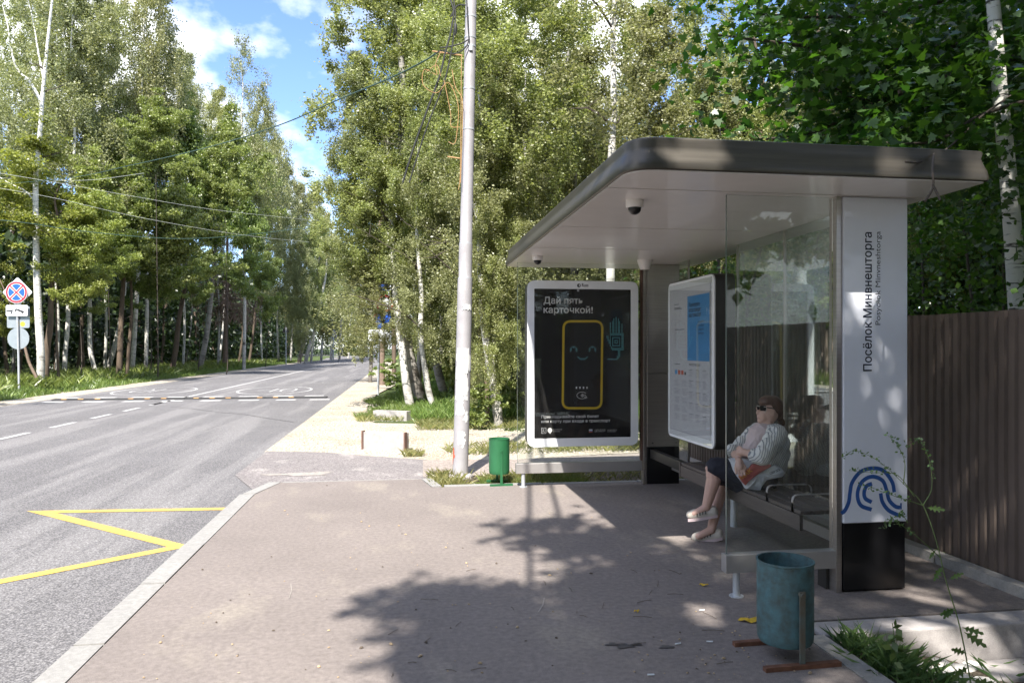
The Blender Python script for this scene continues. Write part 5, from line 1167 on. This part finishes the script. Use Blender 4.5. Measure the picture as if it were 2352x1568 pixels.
tree('knotty birch trunk with peeled brown bark to the right of the grey pole', 15.4, [(1146, 973), (1140, 930), (1133, 880), (1120, 800), (1112, 740), (1104, 640), (1100, 520)], .105, 'barkb', [('birch2', 1130, 160, 720, 165), ('birch', 1180, -200, 420, 260), ('birch', 1150, 420, 860, 110)], limbs=9, ztop=7, group=GR, base_z=-.05)
tree('slender leaning stem beside the knotty birch', 15.9, [(1120, 966), (1118, 900), (1112, 820), (1096, 740), (1092, 660)], .045, 'barkpine', [('birch2', 1085, 500, 900, 60)], limbs=4, ztop=8, group=GR, base_z=-.05)
tree('tall white birch trunk rising above the shelter roof', 14, [(1400, 980), (1402, 700), (1403, 400), (1409, 250), (1408, 60), (1416, -60)], .10, 'barkb', [('sparse', 1400, -300, 330, 200)], limbs=5, ztop=12, group=GR, base_z=0)
tree('thick birch trunk in the shade to the right above the fence', 6.3, [(2350, 900), (2338, 700), (2318, 430), (2300, 250), (2284, 40), (2278, -80)], .088, 'barkw', [], limbs=4, ztop=8, group=GR, base_z=0, spread=1.5)
rl = [(960, 25, 'birch2', 60, 640, 170), (1130, 21, 'birch', 120, 640, 190), (850, 36, 'birch2', 330, 790, 120), (1010, 34, 'birch', 120, 830, 150), (1050, 27, 'birch2', -120, 560, 200), (1250, 24, 'birch', -160, 520, 230), (1330, 17.5, 'birch2', 120, 760, 200), (1500, 19, 'birch2', 40, 620, 200), (1560, 26, 'birch', -160, 420, 215), (1660, 22, 'birch2', 150, 640, 175), (1215, 20, 'birch2', 380, 900, 120), (1420, 22, 'broad2', 420, 880, 110), (1290, 28, 'birch', 380, 880, 150)]
BL = ['drooping birch left of the grey pole level with the cable bracket', 'bushy birch directly right of the grey pole', 'birch hanging over the edge of the road farthest from the camera', 'birch deep between the dark trunk and the grey pole', 'tall birch whose top leaves the picture behind the grey pole', 'tall birch whose crown meets the left end of the shelter roof', 'nearest birch over the far corner of the shelter roof', 'birch right of the tall white trunk above the roof', 'birch at the top edge above the middle of the roof', 'rightmost of the birches, next to the overhanging maple', 'low leafy birch seen beside the poster', 'broad leafy birch seen through the far glass above the poster', 'dim birch farthest back behind the poster']
for i, (u, D, tp, vt, vb, hw_) in enumerate(rl):
    vg = 800+F*1.6/D
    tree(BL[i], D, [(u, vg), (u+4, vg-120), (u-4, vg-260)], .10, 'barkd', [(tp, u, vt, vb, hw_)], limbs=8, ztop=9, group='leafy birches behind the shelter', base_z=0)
rl = [(1760, 17, 'birch', 210, 700, 150), (1900, 15, 'birch2', 150, 640, 180), (2080, 14, 'birch', 60, 640, 210), (2250, 14.5, 'birch', 20, 660, 200), (2150, 20, 'birch', -160, 420, 230), (1850, 24, 'birch2', -60, 420, 110)]
for i, (u, D, tp, vt, vb, hw_) in enumerate(rl):
    vg = 800+F*1.6/D
    tree(['dark tree behind the shelter roof nearest the birches', 'dark tree behind the middle of the shelter roof', 'dark tree behind the name pillar', 'dark tree behind the fence at the right edge', 'tall far tree rising above the right end of the roof', 'tall tree with sky gaps above the middle of the roof'][i], D, [(u, vg), (u+4, vg-120), (u-4, vg-260)], .12, 'bark', [(tp, u, vt, vb, hw_)], limbs=9, ztop=9, group='dark trees behind the fence', base_z=0, name='maple_tree')

# bushes on the near side
def bush(u, v, D, h, w, label, m='bush'):
    c_ = WD(u, v, D); t = empty('bush', label, 'bush', (c_.x, c_.y, -.05)); o = bpy.data.objects.new('foliage', BT); C.objects.link(o); o.parent = t; o.scale = (w, w, h); o.rotation_euler = (0, 0, random.uniform(0, 6)); return t
BT = broad_crown(1, .5, 21, 1600, .07, 'lbroad', clumps=22)
for u, D, h, w, lb in ((1105, 15.2, .9, 1.1, 'low leafy bush at the foot of the slender leaning stem'), (1165, 17.5, 1.6, 1.4, 'bush on the right of the knotty birch'), (1045, 25, 2.2, 2.2, 'tall bush in the grass behind the grey pole'), (1085, 20, 1.9, 1.3, 'bright sunlit bush between the grey pole and the stem'),
                       (895, 30, 1.2, 1.6, 'small bush beside the far wooden poles'), (1180, 24, 2.6, 2.4, 'big bush deep in the wood left of the shelter'), (975, 34, 2.6, 2.4, 'tall bush behind the thin birch'), (1260, 19, 1.5, 1.6, 'leafy bush seen through the shelter glass')):
    bush(u, 900, D, h, w, lb)

# ---- big maple whose branches hang over the shelter and the pavement
def near_maple():
    t = empty('maple_tree', 'big maple whose leafy branches hang over the shelter roof at the upper right', 'tree', (6.6, 5.4, -.1))
    mb = MB(); mb.tube(catmull([(6.6, 5.4, -.2), (6.55, 5.3, 2), (6.4, 5.1, 4), (6.2, 5.0, 6.5), (6.3, 5, 9)], 5), [.17]*3+[.15]*6+[.12]*6+[.09]*6, 10)
    br = []
    def branch(P, r, D=None):
        Q = catmull([WD(*p) for p in P], 6); r = r*1.25; mb.tube(Q, [max(.006, r*(1-.8*i/len(Q))) for i in range(len(Q))], 6); br.append(Q)
    branch([(2420, 90, 7.6), (2290, 97, 7.3), (2150, 108, 7), (2040, 118, 6.8), (1900, 112, 6.6), (1800, 100, 6.4), (1640, 80, 6.3)], .03)
    branch([(2420, 120, 7.4), (2240, 150, 7), (2120, 205, 6.7), (2000, 240, 6.5), (1880, 300, 6.3), (1760, 320, 6.2)], .03)
    branch([(2420, 210, 7.2), (2240, 218, 6.8), (2120, 206, 6.6), (2050, 230, 6.5), (1960, 225, 6.3), (1900, 190, 6.2)], .022)
    branch([(2420, 215, 6.4), (2260, 262, 6.0), (2160, 320, 5.8), (2080, 330, 5.6), (2000, 325, 5.5)], .016)
    branch([(2420, 160, 6.2), (2270, 255, 5.8), (2190, 330, 5.3), (2150, 355, 4.6), (2110, 372, 4.2), (2080, 372, 4.0)], .008)
    branch([(2145, 350, 4.3), (2142, 390, 4.0), (2143, 430, 3.95), (2125, 462, 3.9)], .004)
    branch([(2143, 425, 3.95), (2160, 460, 3.9)], .003)
    branch([(2440, -60, 8.2), (2300, -40, 7.8), (2100, 20, 7.4), (1900, 40, 7.0), (1700, 30, 6.8)], .03)
    tr = part('trunk', mb, 'twig', t, True)
    P = []; g = np.random.default_rng(5)
    for bi, Q in enumerate(br[:5]+[br[7]]):
        if bi in (4,): continue
        for q in Q[3:]:
            for k in range(5):
                c_ = np.array(q)+g.normal(size=3)*[.32, .32, .26]; m = int(g.integers(6, 15)); P.append(c_+g.normal(size=(m, 3))*[.15, .15, .08])
    for k in range(120):       # crown body to the upper right
        u, v, D = g.uniform(1850, 2430), g.uniform(-90, 330), g.uniform(6.2, 9.5)
        if v > 40+ (u-1700)*.42+g.uniform(0, 90): continue
        P.append(np.array(WD(u, v, D))+g.normal(size=(15, 3))*[.20, .20, .10])
    for k in range(130):
        u, v, D = 2090+320*g.random(), g.uniform(330, 560), g.uniform(7, 9.5); P.append(np.array(WD(u, v, D))+g.normal(size=(8, 3))*[.24, .24, .14])
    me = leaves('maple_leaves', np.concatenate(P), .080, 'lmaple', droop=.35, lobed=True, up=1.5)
    o = bpy.data.objects.new('crown', me); C.objects.link(o); o.parent = t; o.location = -t.location
near_maple()
def fence_thicket():
    t = empty('bush', 'dark green shrub mass spilling over the top of the brown fence', 'bush', (5.6, 6.5, -.1)); g = np.random.default_rng(9); P = []
    for k in range(1500):
        x, y = g.uniform(4.3, 8.5), g.uniform(3.2, 14); z = g.uniform(.8, 4.6-.25*abs(x-6))
        if x < 4.8 and z > 2.9: continue
        P.append(np.array([x, y, z])+g.normal(size=(24, 3))*[.24, .24, .14])
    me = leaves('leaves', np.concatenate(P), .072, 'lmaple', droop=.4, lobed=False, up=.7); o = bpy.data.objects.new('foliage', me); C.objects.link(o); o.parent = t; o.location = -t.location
    mb = MB(); gg = random.Random(2)
    for k in range(26):
        x, y = gg.uniform(4.6, 8), gg.uniform(3.5, 13); mb.tube(catmull([(x, y, -.2), (x+gg.uniform(-.2, .2), y, 1.5), (x+gg.uniform(-.6, .6), y+gg.uniform(-.4, .4), 3.6)], 3), .018, 5)
    part('stems', mb, 'twig', t)
fence_thicket()

# ---- tree behind the photographer: its crown throws the dappled shade on the pavement
def shade_tree():
    t = empty('maple_tree', 'maple standing behind the viewpoint that dapples the pavement with shade', 'tree', (3.4, -4.4, -.1))
    g = np.random.default_rng(31); P = []; mb = MB(); cl = []
    def cast(x, y, z, zs=0): return np.array([x-SX*(z-zs), y-SY*(z-zs), z])
    def blob(u, v, ru, rv, n, m=26, sg=.13):
        for k in range(n):
            a = g.uniform(0, 6.28); r = math.sqrt(g.random()); p = gz(u+ru*r*math.cos(a), v+rv*r*math.sin(a)); z = g.uniform(8.0, 10.5)
            c_ = cast(p.x, p.y, z); cl.append(c_); P.append(c_+g.normal(size=(m, 3))*[sg, sg, .08])
    blob(1285, 1205, 130, 14, 7, 20); blob(1260, 1240, 90, 12, 5, 18); blob(1400, 1240, 90, 26, 8, 22)
    blob(1400, 1345, 90, 36, 12); blob(1530, 1330, 90, 60, 16); blob(1330, 1390, 30, 30, 4, 18)
    blob(925, 1384, 60, 12, 4, 20); blob(1060, 1372, 90, 24, 9); blob(1120, 1400, 130, 22, 10); blob(1010, 1430, 90, 20, 8); blob(1010, 1478, 50, 12, 4); blob(1240, 1450, 170, 22, 12)
    blob(1450, 1460, 160, 30, 20); blob(1010, 1545, 60, 16, 5); blob(1200, 1490, 90, 10, 4); blob(1620, 1500, 200, 60, 26); blob(1500, 1560, 160, 20, 14); blob(1250, 1575, 150, 8, 6)
    for k in range(205):      # general shade over the shelter front and verge
        x, y, zs = g.uniform(1.15, 5.2), g.uniform(1.6, 6.0), 0
        z = g.uniform(7.5, 10.5); c_ = cast(x, y, z, zs); cl.append(c_); P.append(c_+g.normal(size=(34, 3))*[.17, .17, .09])
    for k in range(60):       # shade on the roof edge
        x = g.uniform(1.5, 3.3); c_ = cast(x, 3.8+g.uniform(-.25, 1.8), g.uniform(8.5, 11), 2.6); P.append(c_+g.normal(size=(34, 3))*[.17, .17, .09])
    for k in range(380):      # rest of the crown, out over the verge
        a = g.uniform(0, 6.28); r = 3.6*math.sqrt(g.random()); c_ = np.array([3.6+r*math.cos(a), -4.2+r*math.sin(a), g.uniform(4.5, 11)])
        if c_[0] < 1.2 and c_[1] > -3: continue
        P.append(c_+g.normal(size=(26, 3))*[.3, .3, .16])
    P = np.concatenate(P)
    for (hx_, hy_, hz_, hr_) in ((2.88, 3.58, -.15, .26), (3.35, 3.72, -.10, .16), (2.45, 3.72, -.1, .10), (1.75, 4.1, 0, .12), (3.25, 4.15, 0, .12), (2.80, 4.33, 1.62, -.02), (3.12, 4.33, 1.25, -.02), (3.02, 4.33, 1.0, -.01), (3.12, 4.33, .75, .0), (1.62, 3.83, 2.62, .14), (2.75, 3.83, 2.6, .07), (3.3, 3.83, 2.6, .10), (1.95, 3.2, 0, .05), (1.5, 3.5, 0, .04)):
        a_ = np.array([hx_, hy_, hz_]); q = P-a_; d_ = np.array([-SX, -SY, 1.0]); d_ /= np.linalg.norm(d_); k_d = q@d_; dist = np.linalg.norm(q-k_d[:, None]*d_, axis=1); P = P[dist > hr_+.05]
    me = leaves('maple_leaves', P, .13, 'lmaple', droop=.3, lobed=True, up=1.4); o = bpy.data.objects.new('crown', me); C.objects.link(o); o.parent = t; o.location = -t.location
    mb.tube(catmull([(3.4, -4.4, -.2), (3.3, -4.3, 2.5), (3.2, -4.1, 5), (3.0, -4.0, 10.5)], 5), [.2]*6+[.16]*5+[.1]*5, 10)
    for c_ in cl[::9]: e = Vector(c_); mb.tube([Vector((3.2, -4.1, 6.2+.3*(e.z-7))), Vector((3.2, -4.1, 7)).lerp(e, .5)+Vector((0, 0, .3)), e], [.05, .03, .008], 5)
    part('trunk', mb, 'bark', t, True)
shade_tree()
# unseen trees added around the viewpoint, for reflections and shade over maple and fence
for i, (x, y, tp, s) in enumerate([(-14, -8, 'far', 1.5), (-17, -16, 'far', 1.7), (6.5, -12, 'far', 1.3), (-2.5, -22, 'far', 1.5), (-15, 6, 'broad', 1.2), (2, -28, 'far', 1.8), (-9, -26, 'far', 1.6), (-16, 16, 'yellow', 1.1), (-9, -13, 'far', 1.5), (-3, -13.5, 'far', 1.5), (2.5, -14, 'far', 1.6), (8, -14, 'far', 1.6), (3.9, 1.4, 'broad', 1.1), (7.6, 2.2, 'broad', 1.1), (2.9, 2.6, 'birch', 1.05), (5.6, .8, 'birch', 1.1), (8.4, 3.4, 'birch', 1.1), (5.4, 3.6, 'birch2', 1.05), (9.5, -3.5, 'far', 1.0)]):
    t = empty('roadside_tree', 'unseen tree added around the viewpoint for reflections and shade', 'tree', (x, y if not (y > 1 and x < 5) else y-5, -.1), 'unseen trees added around the viewpoint'); mb = MB(); y0_ = t.location.y; mb.tube(catmull([(x, y0_, -.2), (x+.1, y0_, 4), (x, y0_+(y-y0_)*.4, 8), (x, y, 11)], 4), [.2]*4+[.16]*4+[.08]*5, 8); part('trunk', mb, 'bark', t, True)
    o = bpy.data.objects.new('crown', TPL[tp]); C.objects.link(o); o.parent = t; o.scale = (s, s, s*.9); o.location = (0, y-y0_, 8.2 if y > -1 and x > 0 else (.4 if y < -11 else 2.6))

# ---- far-off wood reading as one mass
def wood(name, boxes, size, mat, sd):
    g = np.random.default_rng(sd); P = []
    for (x0, x1, y0, y1, z0, z1, n) in boxes:
        c_ = g.uniform(0, 1, (n//24, 3))*[x1-x0, y1-y0, z1-z0]+[x0, y0, z0]
        c_[:, 2] = z0+(z1-z0)*g.uniform(0, 1, len(c_))**.8
        P.append((c_[:, None, :]+g.normal(size=(len(c_), 24, 3))*[.8, .8, .45]).reshape(-1, 3))
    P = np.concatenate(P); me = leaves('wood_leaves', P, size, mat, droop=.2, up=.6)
    o = bpy.data.objects.new(name, me); C.objects.link(o); tag(o, None, None, None, 'stuff'); return o
o = wood('distant_wood', [(-46, -24, 18, 175, 0, 13, 90000), (-30, -19, 26, 170, 3.5, 11, 34000), (-46, -19, 60, 175, 0, 4, 30000), (-30, 24, 176, 205, -2, 15, 34000)], .5, 'lwood_shade', 41)
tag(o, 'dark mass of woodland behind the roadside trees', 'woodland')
o = wood('near_side_wood', [(7, 34, 30, 120, 0, 14, 52000), (2.5, 12, 42, 170, 1, 12, 44000), (10, 26, -4, 30, 0, 11, 52000), (4, 16, 24, 40, 0, 9, 20000)], .42, 'lwood_shade', 43)
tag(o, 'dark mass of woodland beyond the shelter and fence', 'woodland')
# dim trunks inside the wood
mb = MB(); g = random.Random(77)
for k in range(110):
    x, y = (g.uniform(-32, -20), g.uniform(34, 150)) if k < 60 else (g.uniform(3.5, 18), g.uniform(26, 80)); r = g.uniform(.07, .16); mb.tube([(x, y, -.2), (x+g.uniform(-.4, .4), y, 4), (x+g.uniform(-.8, .8), y, 9)], [r, r*.85, r*.6], 6, False)
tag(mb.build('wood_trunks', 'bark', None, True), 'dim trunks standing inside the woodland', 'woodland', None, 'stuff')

# ================================================================== GRASS
def grass(name, label, pts, hgt, w, mat, lean=.35):
    P = np.array(pts); n = len(P); g = rng
    h = (hgt*g.uniform(.45, 1.25, n))[:, None]; az = g.uniform(0, 6.28, n); d = np.stack([np.cos(az), np.sin(az), np.zeros(n)], 1); l_ = g.normal(size=(n, 3))*lean; l_[:, 2] = 1; up = unit(l_)
    s = d*w; V = np.stack([P-s, P+s, P+up*h*.6+s*.7, P+up*h+l_*[1, 1, 0]*h*.35], 1)
    me = mesh_np(name, V.reshape(-1, 3), 4, np.arange(n*4)); me.materials.append(M[mat]); o = bpy.data.objects.new(name, me); C.objects.link(o); return tag(o, label, 'grass', None, 'stuff')
g = np.random.default_rng(3)
def scatter(n, x0, x1, y0, y1, fz, fn=None, pw=1.0):
    out = []
    while len(out) < n:
        x = g.uniform(x0, x1); y = y0+(y1-y0)*g.random()**pw
        if fn is None or fn(x, y): out.append((x, y, fz(x, y)))
    return out
def clumpy(x, y, s=1.0): return math.sin(x*2.3*s+1.3*math.sin(y*1.7*s))+math.sin(y*2.9*s+x*1.1*s) > g.uniform(-1.7, 1.2)
grass('verge_grass', 'bright green grass verge on the far side of the road', scatter(52000, -19, -12.35, 13, 98, fleft, lambda x, y: g.random() < (1 if x > -17 else .5), 1.5), .22, .012, 'grass')
grass('verge_weeds', 'taller weeds at the foot of the roadside trees', scatter(16000, -19.5, -13.6, 20, 90, fleft, lambda x, y: clumpy(x, y, .6), 1.4), .5, .02, 'grass', .5)
grass('woodland_grass', 'sunlit long grass under the near side birches', scatter(52000, -.2, 9, 16.6, 48, fright, lambda x, y: x > -.2+(y < 20)*.5 and not (y < 17.5 and x < .3) and clumpy(x, y, .5) , 1.6), .26, .007, 'grass')
def strip_z(x, y): return ZR+.006
grass('gravel_edge_grass', 'dry tufts of grass growing along the gravel edge', scatter(9000, -1.0, 6.2, 11.2, 18.5, strip_z, lambda x, y: ((x > .7 and 11.35 < y < 12.3 and clumpy(x, y, 2.4)) or (-1.0 < x < .0 and 16.8 < y and clumpy(x, y, 1.2)) or (x > .3 and 14.9 < y < 17 and clumpy(x, y))) , 1), .15, .004, 'drygrass', .55)
grass('verge_tuft', 'dense grass tuft under the near side sign post', scatter(9000, -1.15, .6, 17.5, 26, strip_z, lambda x, y: x > -.75+.35*math.sin(y*1.3) and clumpy(x, y, .8), 1), .16, .006, 'grass', .5)
grass('strip_grass', 'grass and weeds in the planting strip around the pole foot', scatter(5200, .36, 3.7, 8.47, 9.5, strip_z, lambda x, y: (x < .62+.1*g.random() or (1.0 < x < 2.2 and y < 9.1)) and clumpy(x, y, 2.5) or g.random() < .03), .13, .0045, 'drygrass', .5)
grass('strip_grass_green', 'fresh green grass beside the green bin', scatter(3600, .95, 2.1, 8.47, 9.05, strip_z, lambda x, y: clumpy(x, y, 2)), .12, .0045, 'grass', .5)
grass('ditch_grass', 'shaded grass in the sunken corner by the side kerb', scatter(3000, 2.28, 3.6, 2.4, 3.70, fditch, lambda x, y: clumpy(x, y, 2.6) and (x < 2.60 or y < 3.15 or g.random() < .05)), .13, .0016, 'weed', .7)
grass('slab_weeds', 'weeds growing at the ends of the concrete slabs', scatter(260, .02, .3, 11.3, 11.6, strip_z), .12, .004, 'drygrass', .5)

# tall weed leaning across the lower right corner
def weed():
    base = WD(2236, 1600, 2.95); t = empty('tall_weed', 'tall spindly weed with lobed leaves leaning in front of the pillar', 'weed', base); D = 2.95
    mb = MB(); stem = [(2236, 1600, D), (2205, 1440, D), (2172, 1330, D), (2150, 1240, D+.02), (2120, 1160, D+.05), (2080, 1115, D+.08), (2020, 1060, D+.1), (1965, 1035, D+.1), (1935, 1050, D+.1)]
    Q = catmull([WD(*p) for p in stem], 6); mb.tube(Q, [max(.0008, .0030*(1-.85*i/len(Q))) for i in range(len(Q))], 6)
    side = [[(2120, 1160, D+.05), (2090, 1150, D+.04), (2030, 1130, D+.04), (1980, 1110, D+.04)], [(2100, 1140, D+.06), (2060, 1090, D+.06), (2000, 1085, D+.06), (1950, 1080, D+.06)], [(2120, 1160, D+.05), (2140, 1120, D+.05), (2135, 1060, D+.05), (2112, 1010, D+.05), (2085, 1025, D+.05)],
            [(2160, 1280, D), (2110, 1235, D-.02), (2070, 1205, D-.03), (2045, 1195, D-.03), (2030, 1210, D-.03)], [(2075, 1112, D+.08), (2078, 1060, D+.08), (2060, 1020, D+.08), (2040, 1000, D+.08)], [(2085, 1200, D-.05), (2072, 1180, D-.05), (2062, 1182, D-.05)]]
    SQ = []
    for s_ in side: q = catmull([WD(*p) for p in s_], 6); SQ.append(q); mb.tube(q, [max(.0006, .0020*(1-.8*i/len(q))) for i in range(len(q))], 5)
    part('stem', mb, M['weed'], t, True)
    gg = np.random.default_rng(6); P = []
    for q in SQ+[Q[-22:]]:
        for p in q[len(q)//3:]:
            for k in range(3): P.append(np.array(p)+gg.normal(size=3)*.005)
    o = bpy.data.objects.new('small_leaves', leaves('small_leaves', np.array(P), .013, 'weed', droop=-.2)); C.objects.link(o); o.parent = t; o.location = -t.location
    def bigleaf(u, v, ang, L):
        L *= .78
        mb = MB(); c_ = WD(u, v, D); ex = Vector((cs*math.cos(ang), -sn*math.cos(ang), math.sin(ang))); ey = Vector((-cs*math.sin(ang), sn*math.sin(ang), math.cos(ang))); f_ = Vector((sn, cs, 0))
        prof_ = [(0, .01), (.15, .03), (.25, .16), (.33, .05), (.48, .24), (.55, .07), (.70, .2), (.76, .06), (.9, .09), (1, 0)]
        up_ = [c_+ex*x*L+ey*w*L-f_*(.25*x*x*L)-f_*w*.3*L for x, w in prof_]; dn = [c_+ex*x*L-ey*w*L-f_*(.25*x*x*L)-f_*w*.3*L for x, w in prof_]; mid_ = [c_+ex*x*L-f_*(.25*x*x*L) for x, w in prof_]; n = len(prof_)
        mb.add(up_+mid_+dn, [(i, i+1, n+i+1, n+i) for i in range(n-1)]+[(n+i, n+i+1, 2*n+i+1, 2*n+i) for i in range(n-1)]); part('leaf', mb, 'weed', t)
    for q in [(2192, 1395, 3.75, .085), (2196, 1400, 3.3, .10), (2210, 1440, -.25, .10), (2214, 1450, -.6, .12), (2180, 1330, .55, .075), (2150, 1262, 3.9, .06), (2128, 1165, -.1, .085), (2226, 1530, 3.6, .12), (2230, 1560, -.2, .13), (2165, 1300, 4.0, .09), (2220, 1500, 2.8, .10)]: bigleaf(*q)
weed()
t = empty('small_weed', 'small dark weed with paired pointed leaves in the ditch', 'weed', WD(2060, 1560, 3.1)); mb = MB(); mb.tube([WD(2062, 1580, 3.1), WD(2058, 1500, 3.1), WD(2050, 1430, 3.1)], .0018, 5); part('stem', mb, 'weed', t)
P = np.array([np.array(WD(2055+random.uniform(-6, 6), v, 3.1)) for v in (1440, 1455, 1470, 1470, 1490, 1495, 1520, 1535) for _ in range(3)])
o = bpy.data.objects.new('leaves', leaves('small_weed_leaves', P, .045, 'weed', droop=-.1)); C.objects.link(o); o.parent = t; o.location = -t.location

# pale rubble lit by a patch of sun in the ditch
t = MB(origin=gz(2150, 1540, -.40)); g2 = random.Random(12)
bm = bmesh.new()
for k in range(26):
    p = Vector((2.88+g2.uniform(-.17, .26), 3.60+g2.uniform(-.13, .10), -.20+g2.uniform(-.02, .03))); bmesh.ops.create_icosphere(bm, subdivisions=2, radius=g2.uniform(.025, .07), matrix=Matrix.Translation(p) @ Matrix.Diagonal((1.3, 1, .6, 1)))
for v in bm.verts: v.co += Vector((g2.uniform(-.006, .006), g2.uniform(-.006, .006), g2.uniform(-.006, .006)))
bm.verts.index_update(); t.add([v.co for v in bm.verts], [tuple(v.index for v in f.verts) for f in bm.faces]); bm.free()
tag(t.build('rubble', 'rubble'), 'heap of pale rubble in the ditch below the headwall', 'rubble', None, 'stuff')

# ================================================================== SMALL LITTER
def fallen(u, v, L, ang, label):
    c_ = gz(u, v, .006); mb = MB(origin=c_); n = 14; P = []
    for k in range(n): a = 2*math.pi*k/n; r = L*(.5+.12*math.sin(3*a)); P.append((r*math.cos(a), .55*r*math.sin(a)))
    P = [(x*math.cos(ang)-y*math.sin(ang), x*math.sin(ang)+y*math.cos(ang)) for x, y in P]
    mb.add([c_+Vector((0, 0, .008))]+[c_+Vector((x, y, .004+.006*math.sin(i*1.7))) for i, (x, y) in enumerate(P)], [(0, 1+i, 1+(i+1) % n) for i in range(n)]); tag(mb.build('fallen_leaf', 'yleaf'), label, 'leaf')
fallen(1722, 1423, .12, .1, 'large yellow leaf on the ground left of the blue bin'); fallen(1616, 1343, .055, -.4, 'small yellow leaf on the shaded pavement'); fallen(1463, 1403, .035, .3, 'tiny yellow leaf fragment left of the other two leaves')
mb = MB(); g2 = random.Random(5); mb3 = MB()
def pebble(m_, p, r, sx=1):
    a = g2.uniform(0, 3.1); q = [(r*sx*math.cos(t_), r*math.sin(t_)) for t_ in (0, 1.05, 2.1, 3.14, 4.2, 5.2)]; q = [(x*math.cos(a)-y*math.sin(a), x*math.sin(a)+y*math.cos(a)) for x, y in q]
    m_.add([p+Vector((x, y, .001)) for x, y in q]+[p+Vector((x*.5, y*.5, r*.8)) for x, y in q], [tuple(range(6, 12))]+[(i, (i+1) % 6, 6+(i+1) % 6, 6+i) for i in range(6)])
for k in range(190):
    u, v = g2.uniform(250, 1900), 1110+450*g2.random()**.8; p = gz(u, v, .003)
    if p.x < -1.4 or p.x > 2.1: continue
    pebble(mb if g2.random() < .7 else mb3, p, g2.choice([.003, .004, .005, .006, .009]), g2.uniform(1, 1.8))
for k in range(34):
    u, v = g2.uniform(1550, 1850), g2.uniform(1440, 1560); pebble(mb if g2.random() < .6 else mb3, gz(u, v, .003), g2.uniform(.003, .006), 1.3)
tag(mb.build('seed_husks', 'husk'), 'seed husks and crumbs scattered over the pavement', 'litter', None, 'stuff'); tag(mb3.build('dark_crumbs', 'stick'), 'dark crumbs scattered over the pavement', 'litter', None, 'stuff')
for i, (u, v, a, lb) in enumerate([(1557, 1477, .2, 'cigarette end on the pavement nearest the dark damp patch'), (1630, 1472, -.2, 'cigarette end between the damp patch and the blue bin'), (1612, 1400, .1, 'cigarette end straight above the others left of the yellow leaf'), (1495, 1548, -.1, 'cigarette end close to the bottom edge')]):
    c_ = gz(u, v, .007); mb = MB(origin=c_); d = Vector((math.cos(a), math.sin(a), 0))*.016; mb.tube([c_-d, c_+d], .004, 8); tag(mb.build('cigarette_end', 'sign_white'), lb, 'cigarette end')
mb = MB()
for k in range(26):
    u, v = g2.uniform(900, 1830), g2.uniform(1300, 1550); p = gz(u, v, .006); a = g2.uniform(0, 6.28); L = g2.uniform(.03, .13); d = Vector((math.cos(a), math.sin(a), 0))*L; mb.tube([p, p+d*.5+Vector((.004, .003, .002)), p+d], .0016, 4)
tag(mb.build('twigs', 'stick'), 'small dry twigs lying on the pavement', 'twigs', None, 'stuff')
for i, (u, v, a) in enumerate([(1440, 1442, .0), (1575, 1420, .25), (1225, 1442, -.02)]):
    pass
# loose stones on the gravel
mb = MB()
for k in range(5200):
    x, y = g2.uniform(-2.0, 5.5), 11.3+(g2.random()**1.5)*14
    if (x > -.6 and y > 16) or y < 12.35-.42*(x+2) : continue
    pebble(mb, Vector((x, y, ZR+.009)), g2.uniform(.008, .026), 1.3)
tag(mb.build('loose_stones', 'gravel'), 'loose pale stones strewn over the gravel', 'gravel', None, 'stuff')
